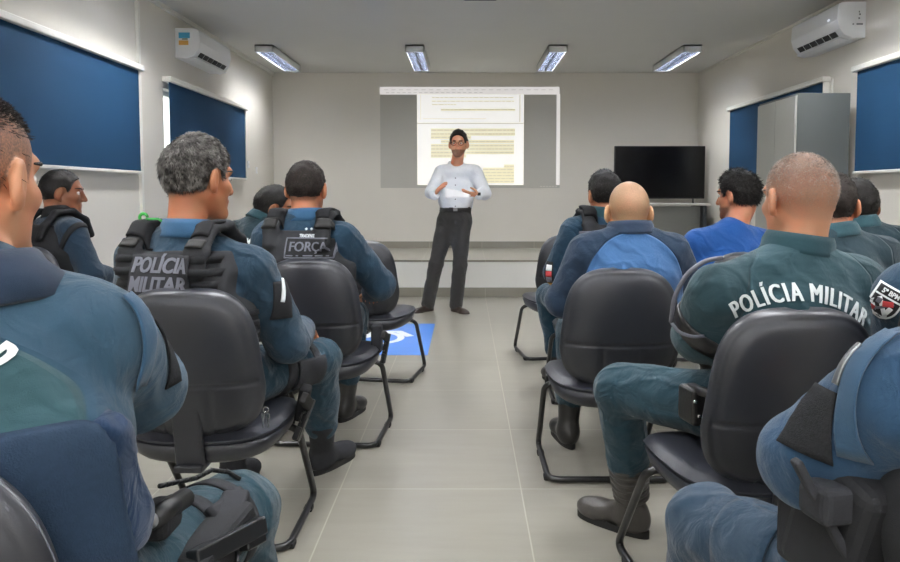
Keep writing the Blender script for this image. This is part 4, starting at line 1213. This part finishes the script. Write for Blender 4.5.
P('speaker', label='standing man in a white shirt and dark trousers with beard and glasses, holding papers', x=-.10, y=7.02, yaw=178, lean=0, hip=.935, head=at(458.5, 144, 6.98), hyaw=-4, hpitch=2, hs=1.0, belly=.004, b=.88, sit=.97,
  skin=skin('skin_speaker', '#d09b7b', '#1a1412', .9), hairm=HAIR_DARK, hair=.007, hairtop=.008, lift=.0, strands=2500, slen=.012, beardstub=1.0, fine=.0045, hands=True, h=.008,
  shirt=SHIRT_W, trouser=M['suit'], collar=WHITEC, collark=dict(r0=.066, flare=.012, drop_=.016, h=.036), waisth=.075, hem=.055,
  hipr=at(446, 222, 7.02), hipl=at(462, 222, 7.02), kneer=at(436, 264, 6.98), kneel=at(460, 264, 6.94), ankr=at(428, 303.5, 7.05), ankl=at(456, 304, 7.02),
  footr=(-.65, -.76, 0), footl=(.55, -.85, 0), shaft=0, bootm=M['shoe_brown'], bootname='shoe', legend=1.0, cuff=.062, loose=.010, wrt=.003,
  shr=at(441, 172, 7.02), shl=at(476, 172, 7.02), elr=at(431.5, 192, 6.96), ell_=at(484.5, 193, 6.96), wrr=at(434.5, 195, 6.76), wrl=at(479, 195, 6.74),
  hdr=(.55, -.35, .75), pnr=(.8, .1, -.4), hdl=(-.95, -.25, .1), pnl=(-.1, .4, .9), curlr=.35, curll=.35, slend=(.97, .97))
import time as _t
O = {}
for k, sp in SPECS.items():
    _a = _t.time(); O[k] = person(sp); print('PERSON', k, round(_t.time() - _a, 2))

# ------------------------------------------------------------------ vests, badges, lettering, holsters
def on(o, surf, px, py):
    p, n = cam_hit(getattr(o, surf), px, py)
    if p is None: print('MISS', px, py, surf); p, n = o.j.chest, -o.j.F
    return p, norm(n)
Z = np.array([0, 0, 1.0])

def webbing(o, bvh, mat, z0, z1, rows, w, parent, y=-.4):
    """horizontal webbing rows across the back of a vest"""
    j = o.j
    for i in range(rows):
        c = j.T((0, -.05, z0 + (z1 - z0) * i / max(rows - 1, 1))); h = bvh.ray_cast(Vector(c - j.F * .5), Vector(j.F), 1.0)
        if h[0] is not None: decal('webbing', bvh, np.array(h[0]), -j.F, j.S, w, .022, mat, parent, off=.001, thick=.004, nu=24, nv=2)

def pistol(name, label, p, d, up, sc=1.0, group=None):
    """handgun seen muzzle along d with the grip away from up"""
    d = norm(d); u = norm(np.array(up) - d * np.dot(up, d)); w = np.cross(d, u); Rm = np.stack([d, w, u], 1)
    t = thing(name, label, 'pistol', tuple(p)); q = lambda a, b, c: np.array(p) + (d * a + w * b + u * c) * sc
    MB().box(q(.03, 0, .012), (.17 * sc, .026 * sc, .030 * sc), rot=Rm, r=.004).box(q(.085, 0, -.008), (.05 * sc, .022 * sc, .014 * sc), rot=Rm, r=.003).build('slide', M['gun'], t)
    Rg = Rm @ roty(rad(14))
    MB().box(q(-.040, 0, -.045), (.045 * sc, .028 * sc, .095 * sc), rot=Rg, r=.006).build('grip', M['rubber'], t)
    MB().tube([q(.0, 0, -.008), q(.008, 0, -.036), q(.036, 0, -.036), q(.044, 0, -.008)], .004 * sc, 8).build('trigger_guard', M['gun'], t, smooth=True)
    MB().tube([q(.112, 0, .012), q(.118, 0, .012)], .007 * sc, 12).build('muzzle', M['steel'], t, smooth=True)
    return t

def shield(o, bvh, c, n, up, w, h, parent, title=None, rot=0.0, sc=1.0):
    """arm badge: black shield with white border, bar of lettering, crossed arms and a red flash"""
    sh = lambda a, b: (a * (1 if b > -.05 else math.sqrt(max(0, 1 - ((-.05 - b) / .47) ** 2))), b)
    r, u, n = frame(n, up)
    if rot: ca, sa = math.cos(rot), math.sin(rot); r, u = r * ca + u * sa, u * ca - r * sa
    b = decal('arm_badge', bvh, c, n, u, w, h, M['white_print'], parent, off=.003, thick=.002, shape=sh)
    def sub(name, x, y, ww, hh, mat, off, ro=0.0, shp=None): 
        q = decal(name, bvh, c + r * x * w + u * y * h, n, u, ww * w, hh * h, mat, parent, off=off, thick=.0012, nu=8, nv=8, shape=shp, rot=ro); return q
    sub('badge_field', 0, .0, .88, .90, M['nylon'], .0055, 0, sh)
    sub('badge_bar', 0, .17, .86, .05, M['white_print'], .0072)
    sub('badge_blade', 0, -.13, .13, .62, M['white_print'], .0075, rad(40)); sub('badge_blade', 0, -.13, .10, .60, M['grey_print'], .0080, rad(-42))
    sub('badge_flash', .10, .02, .34, .16, M['red_thread'], .0090, rad(25))
    sub('badge_flash', -.26, -.30, .16, .14, M['red_thread'], .0086)
    sub('badge_detail', .22, -.16, .16, .24, M['white_print'], .0084, rad(-10)); sub('badge_detail', -.2, .0, .16, .16, M['grey_print'], .0084)
    if title: text_on('badge_lettering', bvh, title, h * .20, c + u * h * .31, n, u, M['white_print'], parent, bold=.0004, off=.009, xs=.8)

# --- grey-haired officer
o = O['p2']; sp = SPECS['p2']; t = o.t; j = o.j
vest(o, sp, VEST)
v = o.vest
webbing(o, o.bv, VESTB, .14, .42, 8, .36, t)
p, n = on(o, 'bv', 159, 275); n = norm(-j.F)
pt = decal('name_patch', o.bv, p, n, j.S, .205, .118, M['nylon_grey'], t, off=.006, thick=.003, nu=20)
for k, (w, dz) in enumerate((('POLÍCIA', .026), ('MILITAR', -.030))):
    text_on('lettering', o.bv, w, .062, p + j.S * dz, n, j.S, M['grey_print'], t, bold=.0012, off=.0105, xs=.84 if k else .84, heavy=.0014)
# the shoulder pads, buckles and a green cable on the strap
for sd in (-1, 1):
    c = j.T((.1 * sd, -.06, .535)); h = o.bv.ray_cast(Vector(c + j.S * .2), Vector(-j.S), .5)
    if h[0] is not None:
        q = np.array(h[0])
        decal('shoulder_pad', o.bv, q, norm(j.S - .3 * j.F), j.F, .085, .10, VESTB, t, off=.001, thick=.006)
        b2 = j.T((.118 * sd, -.12, .47)); h2 = o.bv.ray_cast(Vector(b2 - j.F * .3), Vector(j.F), .6)
        if h2[0] is not None: decal('buckle', o.bv, np.array(h2[0]), norm(j.S * .5 - j.F), j.S, .055, .03, M['rubber'], t, off=.002, thick=.006, nu=5, nv=4)
h = o.bv.ray_cast(Vector(j.T((-.118, -.055, .60))), Vector(-j.S), .4); q = np.array(h[0]) + j.S * .012 if h[0] is not None else at(155, 219, 2.25)
MB().tube([q + np.array([.012 * math.cos(a), 0, .012 * math.sin(a)]) for a in np.linspace(0, 6.0, 16)], .005, 8).tube([q + np.array([.01, 0, -.005]), q + np.array([.05, -.01, -.004]), q + np.array([.07, .0, -.02])], .004, 8).build('green_cord', M['green_plastic'], t, smooth=True)
# side closure straps
for i in range(5):
    c = j.T((.17, -.02, .10 + .035 * i)); h = o.bv.ray_cast(Vector(c + j.U * .3), Vector(-j.U), .6)
    if h[0] is not None: decal('side_strap', o.bv, np.array(h[0]), norm(j.U - j.F * .3), j.S, .11, .016, M['nylon_grey'], t, off=.002, thick=.004, nu=12, nv=2)
# drop-leg holster
kn, hp = j.kneer, j.hipr; ax = kn - hp
wrapband('leg_strap', o.bt, ax, hp + ax * .50, .09, .045, M['nylon_grey'], t); wrapband('leg_strap', o.bt, ax, hp + ax * .78, .085, .04, M['nylon_grey'], t)
p, n = on(o, 'bt', 310, 372)
decal('thigh_platform', o.bt, p, norm(n + j.U * .3), ax, .10, .16, M['nylon_grey'], t, off=.004, thick=.008)
d = norm((-.22, .25, -.9)); g0 = at(309, 400, 2.42)
MB().box(g0 + np.array([-.02, .0, -.01]), (.038, .05, .13), rot=np.stack([norm(np.cross((0, 1, .2), d)), norm(np.cross(d, norm(np.cross((0, 1, .2), d)))), -d], 1), r=.01).build('holster', M['nylon'], t)
pistol('pistol', 'black pistol in the thigh holster of the grey-haired officer', at(306, 412, 2.38), at(299, 436, 2.36) - at(314, 398, 2.40), (.25, .95, .1), sc=.85)
# sleeve badge with white bar
p, n = on(o, 'bs', 283, 300)
decal('sleeve_patch', o.bs, p, norm(n + j.U * .4), Z, .07, .12, M['nylon'], t, off=.003); decal('sleeve_bar', o.bs, on(o, 'bs', 282, 290)[0], norm(n + j.U * .2), norm(Z + .25 * j.F), .014, .075, M['white_print'], t, off=.007, nu=4)
# bunch of keys hanging from the seat edge
q = at(266, 420, 2.03); ky = thing('keys', 'small bunch of keys hanging beside the seat of the grey-haired officer', 'keys', tuple(q))
MB().tube([q + np.array([.008 * math.cos(a), .0, .03 + .008 * math.sin(a)]) for a in np.linspace(0, 6.28, 14)], .0015, 6).build('key_ring', M['chrome'], ky, smooth=True)
for dx in (-.008, .006): MB().box(q + np.array([dx, 0, .012]), (.010, .003, .014), r=.001).box(q + np.array([dx, 0, -.008]), (.004, .002, .03)).build('key', M['chrome'], ky)

# --- officer lettered FORÇA
o = O['p5']; sp = SPECS['p5']; t = o.t; j = o.j
vest(o, sp, VEST)
p, n = on(o, 'bv', 309, 248); n = -j.F
decal('name_patch', o.bv, p, n, j.S, .205, .082, M['nylon'], t, off=.004, thick=.003, nu=18)
text_on('lettering', o.bv, 'FORÇA', .058, p + j.S * .004, n, j.S, M['grey_print'], t, bold=0, off=.0105, xs=.90, heavy=.0016)
for dx, dz, w, h in ((0, .042, .205, .006), (0, -.042, .205, .006), (-.101, 0, .006, .084), (.101, 0, .006, .084)):
    decal('patch_border', o.bv, p + j.U * dx + j.S * dz, n, j.S, w, h, M['grey_print'], t, off=.008, thick=.002, nu=10, nv=4)
for dx, w in ((-.08, .03), (-.045, .01), (0, .04), (.045, .03), (.078, .012)): decal('patch_underline', o.bv, p + j.U * dx - j.S * .033, n, j.S, w, .005, M['grey_print'], t, off=.008, thick=.002, nu=4, nv=2)
p2, _ = on(o, 'bv', 308, 236)
text_on('lettering', o.bv, 'TIRADENTE', .022, p2, n, j.S, M['white_print'], t, bold=.0004, off=.006, xs=.60)
p3, _ = on(o, 'bs', 312, 229)
for dx in (-.022, 0, .022): decal('rank_mark', o.bs, p3 + j.U * dx, n, j.S, .009, .009, M['white_print'], t, off=.004, thick=.002, nu=3, nv=3, rot=.78)
for sd in (-1, 1):
    c = j.T((.1 * sd, -.06, .535)); h = o.bv.ray_cast(Vector(c + j.S * .2), Vector(-j.S), .5)
    if h[0] is not None:
        q = np.array(h[0]); decal('shoulder_pad', o.bv, q, norm(j.S - .3 * j.F), j.F, .082, .09, VESTB, t, off=.001, thick=.008)
        b2 = j.T((.122 * sd, -.12, .475)); h2 = o.bv.ray_cast(Vector(b2 - j.F * .3), Vector(j.F), .6)
        if h2[0] is not None: decal('buckle', o.bv, np.array(h2[0]), norm(j.S * .5 - j.F), j.S, .062, .05, M['rubber'], t, off=.002, thick=.012, nu=5, nv=4)
webbing(o, o.bv, VESTB, .12, .27, 4, .34, t)
g0 = at(379, 340, 3.28)
MB().box(at(377, 338, 3.34), (.05, .07, .13), r=.012).build('holster', M['nylon_grey'], t)
pistol('pistol', 'black pistol hanging at the hip of the officer in the FORÇA vest', at(386, 343, 3.22), at(382, 362, 3.22) - at(388, 330, 3.24), (.2, .95, .1), sc=.8)

# --- officer behind the shaven head
o = O['p7']; sp = SPECS['p7']; t = o.t; j = o.j
vest(o, sp, VEST)
p, n = on(o, 'bv', 592, 236); decal('name_patch', o.bv, p, -j.F, j.S, .16, .05, M['grey_print'], t, off=.004)
p, n = on(o, 'bs', 549, 276)
decal('arm_badge', o.bs, p, norm(n), Z, .055, .15, M['nylon'], t, off=.003, shape=lambda a, b: (a * (1 - .4 * abs(b)), b))
for dz, m_ in ((.045, M['white_print']), (.012, M['red_thread']), (-.02, M['grey_print']), (-.055, M['brass'])): decal('badge_stripe', o.bs, p + Z * dz, norm(n), Z, .036, .03, m_, t, off=.0065, thick=.001, nu=4, nv=3)
for sd in (-1, 1):
    c = j.T((.1 * sd, -.06, .535)); h = o.bv.ray_cast(Vector(c + j.S * .2), Vector(-j.S), .5)
    if h[0] is not None: decal('shoulder_pad', o.bv, np.array(h[0]), norm(j.S - .3 * j.F), j.F, .08, .10, VESTB, t, off=.001, thick=.016)

# --- officer by the left wall
o = O['p3']; sp = SPECS['p3']; t = o.t; j = o.j
vest(o, sp, VESTB)
for sd in (1,):
    p = j.shr; wrapband('shoulder_strap', o.bs, j.U * .8 + j.F * .4 - Z * .5, j.shr + (j.elr - j.shr) * .12, .08, .03, VESTB, t)

# --- officer with the large lettering
o = O['p10']; sp = SPECS['p10']; t = o.t; j = o.j
p, n = on(o, 'bs', 805, 293); n = norm(-j.F * .9 + n * .1)
text_on('lettering', o.bs, 'POLÍCIA MILITAR', .067, p, n, j.S, M['white_print'], t, bold=0, arc=.27, off=.004, xs=.62, spacing=1.2, heavy=.0018)
# arm band: a looped strap with a dark holder around the left sleeve
up_ = j.ell_ - j.shl
wrapband('arm_band', o.bs, up_ + np.array([-.06, 0, -.0]), j.shl + up_ * .72, .08, .05, M['leather'], t, off=.004, thick=.006)
lp = [at(x, y, Y) for x, y, Y in ((671, 322, 1.93), (674, 296, 1.91), (688, 272, 1.88), (706, 260, 1.88), (722, 258, 1.90))]
MB().tube(fillet(lp, .03, 4), .0065, 8).build('arm_band_piping', M['grey_print'], t, smooth=True)
lp = [at(x, y, Y) for x, y, Y in ((671, 322, 1.93), (678, 332, 1.92), (692, 337, 1.91), (704, 336, 1.91))]
MB().tube(fillet(lp, .03, 4), .005, 8).build('arm_band_piping', M['grey_print'], t, smooth=True)
# belt with cuff case and keeper studs
q = at(694, 404, 1.96)
MB().box(q, (.055, .09, .10), rot=rotz(.2), r=.012).build('cuff_case', M['leather'], t)
for dx, dz in ((-.012, .02), (.0, -.02), (.02, .03)): MB().tube([q + np.array([dx, -.044, dz]), q + np.array([dx, -.050, dz])], .006, 12).build('press_stud', M['chrome'], t, smooth=True)
MB().tube([at(690, 388, 1.98), at(704, 392, 1.90), at(725, 400, 1.84)], .014, 8).build('belt', M['leather'], t, smooth=True)
# ridges on the boot shaft
a_ = j.ankl; upv = norm(j.kneel - a_)
for i in range(6):
    c = np.array([a_[0], a_[1], .12]) + upv * (.02 + i * .026); r0 = .0535 + .0016 * i
    x = norm(np.cross(upv, (0, 1, .1))); y = np.cross(upv, x)
    MB().tube([c + x * r0 * math.cos(q) + y * r0 * math.sin(q) for q in np.linspace(0, 2 * math.pi, 25)], .009, 8, caps=False).build('boot_ridge', M['boot_leather'], t, smooth=True)

# --- shaven-headed officer: tops of white letters above the chair
o = O['p8']; j = o.j
p, n = on(o, 'bs', 626, 276)
text_on('lettering', o.bs, 'POLÍCIA MILITAR', .062, p, -j.F, j.S, M['white_print'], o.t, bold=0, arc=.27, off=.004, xs=.62, spacing=1.2, heavy=.0018)
# --- lettered officers further right and beyond the vests
for k, px, py in (('p11', 828, 256), ('p12', 853, 238), ('p4', 259, 222)):
    o = O[k]; j = o.j; p, n = on(o, 'bs', px, py); n = -j.F
    h = o.bs.ray_cast(Vector(j.T((0, -.5, .35))), Vector(j.F), 1.0); p = np.array(h[0]) if h[0] is not None else p
    text_on('lettering', o.bs, 'POLÍCIA MILITAR', .064, p, n, j.S, M['white_print'], o.t, bold=0, arc=.27, off=.004, xs=.62, spacing=1.2, heavy=.0018)

# --- officer at the right edge: shield badge
o = O['p14']; j = o.j
p, n = on(o, 'bs', 885, 303)
shield(o, o.bs, p, norm(n * .6 + np.array([-.2, -.9, .1])), Z, .064, .080, o.t, '5º BPM', rot=rad(-28))

# --- foreground officer on the right: sleeve pocket, velcro, vest, holster
o = O['p13']; sp = SPECS['p13']; t = o.t; j = o.j
ua = norm(j.ell_ - j.shl)
p, n = on(o, 'bs', 812, 420); decal('velcro_patch', o.bs, p, n, norm(Z * .9 + .25 * j.U), .068, .095, M['velcro'], t, off=.003, shape=lambda a, b: (a * (1 + .35 * (-b)) + .12 * b, b))
p, n = on(o, 'bs', 848, 364); decal('silver_bar', o.bs, p, n, norm(at(852, 350, 1) - at(826, 386, 1)), .014, .062, M['steel'], t, off=.005, nu=4)
p, n = on(o, 'bs', 850, 395); decal('sleeve_strip', o.bs, p, n, norm(Z + .12 * j.U), .030, .17, cloth('sleeve_strip_cloth', '#2c4962', fold=.2), t, off=.004)
vest(o, sp, VEST)
wrapband('belt', o.bt, j.S, j.pel + j.S * .09, .16, .05, M['leather'], t, n=60)
q = at(845, 525, .98)
MB().box(q, (.09, .13, .20), rot=rotz(.25) @ rotx(.3), r=.02).box(q + np.array([-.02, .07, -.03]), (.07, .06, .12), rot=rotz(.25), r=.015).build('holster', M['nylon'], t)
MB().box(at(823, 512, .93), (.012, .02, .16), rot=roty(-.5), r=.004).build('holster_strap', M['nylon_grey'], t)
MB().box(at(838, 500, .94), (.085, .06, .05), rot=rotz(.2), r=.012).build('pouch', M['nylon_grey'], t)
ax = j.kneel - j.hipl
p, n = on(o, 'bt', 742, 535); decal('thigh_pocket', o.bt, p, n, ax, .12, .13, M['trouser_blue'], t, off=.003, thick=.004)

# --- foreground officer on the left: sleeve strip, velcro, vest, thigh holster
o = O['p1']; sp = SPECS['p1']; t = o.t; j = o.j
STRIP = cloth('sleeve_tab_cloth', '#2d4d66', fold=.2)
p, n = on(o, 'bs', 148, 340); decal('sleeve_strip', o.bs, p, n, norm(at(120, 300, 1) - at(162, 372, 1)), .035, .135, STRIP, t, off=.004, nu=6)
p, n = on(o, 'bs', 166, 345); decal('velcro_patch', o.bs, p, norm(n + j.U * .3), norm(at(140, 300, 1) - at(168, 375, 1)), .04, .125, M['velcro'], t, off=.002)
p, n = on(o, 'bs', 165, 340); decal('white_bar', o.bs, p, norm(n + j.U * .3), norm(at(152, 318, 1) - at(168, 358, 1)), .016, .05, M['white_print'], t, off=.006, nu=4)
h = o.bs.ray_cast(Vector(j.T((-.064, -.5, .456))), Vector(j.F), 1.0)
if h[0] is not None: text_on('lettering', o.bs, 'POLÍCIA MILITAR', .067, np.array(h[0]), -j.F, j.S, M['white_print'], t, bold=0, arc=.27, off=.004, xs=.62, spacing=1.2, heavy=.0018)
NAVYV = plain('navy_vest_cloth', '#263649', .85, vary=.15, nscale=120, bump=.5, bscale=420, spec=.2); BLUEV = cloth('blue_vest_side', '#152f4d', fold=.9)
ha, hb, hc, hd = (on(o, 'bs', *q)[0] for q in ((82, 418), (112, 490), (108, 408), (134, 470)))
nb1 = norm(np.cross(hb - ha, j.U)); nb1 = nb1 * np.sign(nb1.dot(j.F)); nb2 = norm(np.cross(hd - hc, j.U)); nb2 = nb2 * np.sign(nb2.dot(j.F))
for nm, inf, z0, m_ in (('vest_back', .030, .03, NAVYV), ('vest_side', .024, .12, BLUEV)):
    S = SDF(); torso(S, j, inf, sp['b'], .012, girdle=False)
    S.cut(j.T((0, 0, z0)), j.S)
    if nm == 'vest_back': S.cut(ha, -norm(j.S - .10 * j.U)); S.cut(ha, -nb1)
    else: S.cut(hc, -norm(j.S - .3 * j.F)); S.cut(ha - j.F * .012, nb1); S.cut(hc, -nb2)
    V, F = S.mesh(.008, folds=.002, seed=5); link_arr(nm, V, F, m_, t)
kn, hp = j.kneer, j.hipr; ax = kn - hp
wrapband('leg_strap', o.bt, ax, hp + ax * .62, .09, .035, M['nylon_grey'], t); wrapband('leg_strap', o.bt, ax, hp + ax * .82, .085, .035, M['nylon_grey'], t)
p, n = on(o, 'bt', 233, 522); decal('thigh_platform', o.bt, p, norm(n + j.U * .2), ax, .085, .12, M['nylon_grey'], t, off=.006, thick=.010)
q = at(232, 515, 1.24)
MB().box(q, (.05, .09, .05), rot=rotz(.1) @ rotx(.15), r=.008).build('magazine_pouch', M['nylon_grey'], t)
MB().box(q + np.array([-.030, -.0, .004]), (.012, .03, .03), r=.004).build('cartridge', M['brass'], t)
MB().box(at(213, 548, 1.16), (.07, .20, .07), rot=rotz(-.15) @ rotx(.1), r=.015).build('holster', M['nylon'], t)
f0 = at(151, 520, 1.02)
MB().tube([f0, f0 + np.array([.01, .10, -.01])], .016, 16).build('torch', M['gun'], t, smooth=True)
MB().tube([f0 + np.array([0, -.003, 0]), f0 + np.array([0, .002, 0])], .012, 16).build('torch_ring', M['steel'], t, smooth=True)
MB().box(at(160, 518, 1.07), (.05, .07, .05), r=.015).build('torch_pouch', M['nylon'], t)
pistol('pistol', 'black pistol in the thigh holster of the nearest officer on the left', at(218, 556, 1.12), (.35, .9, -.1), (-.3, 0, 1))
ch = MB(); pts = [at(x, y, Y) for x, y, Y in ((160, 486, 1.22), (178, 482, 1.26), (196, 478, 1.3), (212, 470, 1.34), (228, 472, 1.36), (238, 478, 1.36))]
for a, b_ in zip(pts, pts[1:]):
    for k in range(3):
        c = a + (b_ - a) * (k + .5) / 3; ch.tube([c - norm(b_ - a) * .009, c + norm(b_ - a) * .009], .0045, 6)
ch.build('retention_chain', M['gun'], t, smooth=True)

# --- speaker: belt, glasses, watch, papers
o = O['speaker']; j = o.j; t = o.t
wrapband('belt', o.bt, j.S, j.pel + j.S * .065, .15, .034, M['leather'], t, n=60)
bp = o.bt.ray_cast(Vector(j.pel + j.S * .065 + j.F * .5), Vector(-j.F), .6)
if bp[0] is not None: MB().box(np.array(bp[0]) + j.F * .006, (.04, .006, .03), r=.002).build('belt_buckle', M['steel'], t)
gl = MB(); H = lambda v: j.head + j.HR @ (np.array(v, float) * j.hs)
for x in (-1, 1):
    c = (x * .034, .100, .002)
    gl.tube([H((c[0] + .025 * math.cos(a), c[1] - abs(.012 * math.cos(a) * (1 if x * math.cos(a) > 0 else 0)), c[2] + .018 * math.sin(a))) for a in np.linspace(0, 2 * math.pi, 21)], .0024, 6, caps=False)
    gl.tube([H((x * .058, .092, .006)), H((x * .078, .06, .008)), H((x * .084, -.005, .010))], .002, 6)
gl.tube([H((-.010, .104, .006)), H((.010, .104, .006))], .002, 6)
gl.build('glasses', M['gun'], t, smooth=True)
wv_ = norm(j.hdl); band('watch_strap', o, norm(j.wrl - j.ell_), j.wrl - norm(j.wrl - j.ell_) * .005, .031, .03, M['rubber'], t)
MB().box(j.wrl + np.array([0, -.036, .008]), (.032, .012, .032), r=.006).build('watch_case', M['gun'], t)
# buttons down the placket
for z in (.10, .17, .24, .31, .38):
    h = o.bs.ray_cast(Vector(j.T((0, .5, z))), Vector(-j.F), 1.0)
    if h[0] is not None: MB().tube([np.array(h[0]), np.array(h[0]) + j.F * .004], .006, 10).build('button', M['grey_print'], t, smooth=True)
pp = thing('paper_sheet', 'folded white papers held in both hands by the standing speaker', 'paper', tuple(at(456, 196, 6.70)))
A, B_, C_, D_ = at(445, 188, 6.66), at(453, 187.5, 6.66), at(471, 195, 6.64), at(468, 198, 6.62)
m = MB(); nn_ = norm(np.cross(C_ - A, D_ - A)); vs = []
N_ = 10
for i in range(N_ + 1):
    for k in range(5):
        a_, b_ = i / N_, k / 4; q = (A * (1 - a_) + C_ * a_) * (1 - b_) + ((A + np.array([.0, -.02, -.10])) * (1 - a_) + D_ * a_) * b_
        vs.append(q + nn_ * .006 * math.sin(a_ * 3.1) + np.array([0, 0, .012 * math.sin(a_ * 3.1)]))
fs = [(i * 5 + k, i * 5 + k + 1, (i + 1) * 5 + k + 1, (i + 1) * 5 + k) for i in range(N_) for k in range(4)]
pa = link_arr('sheet', vs, fs, M['paper'], pp); s_ = pa.modifiers.new('thick', 'SOLIDIFY'); s_.thickness = .002
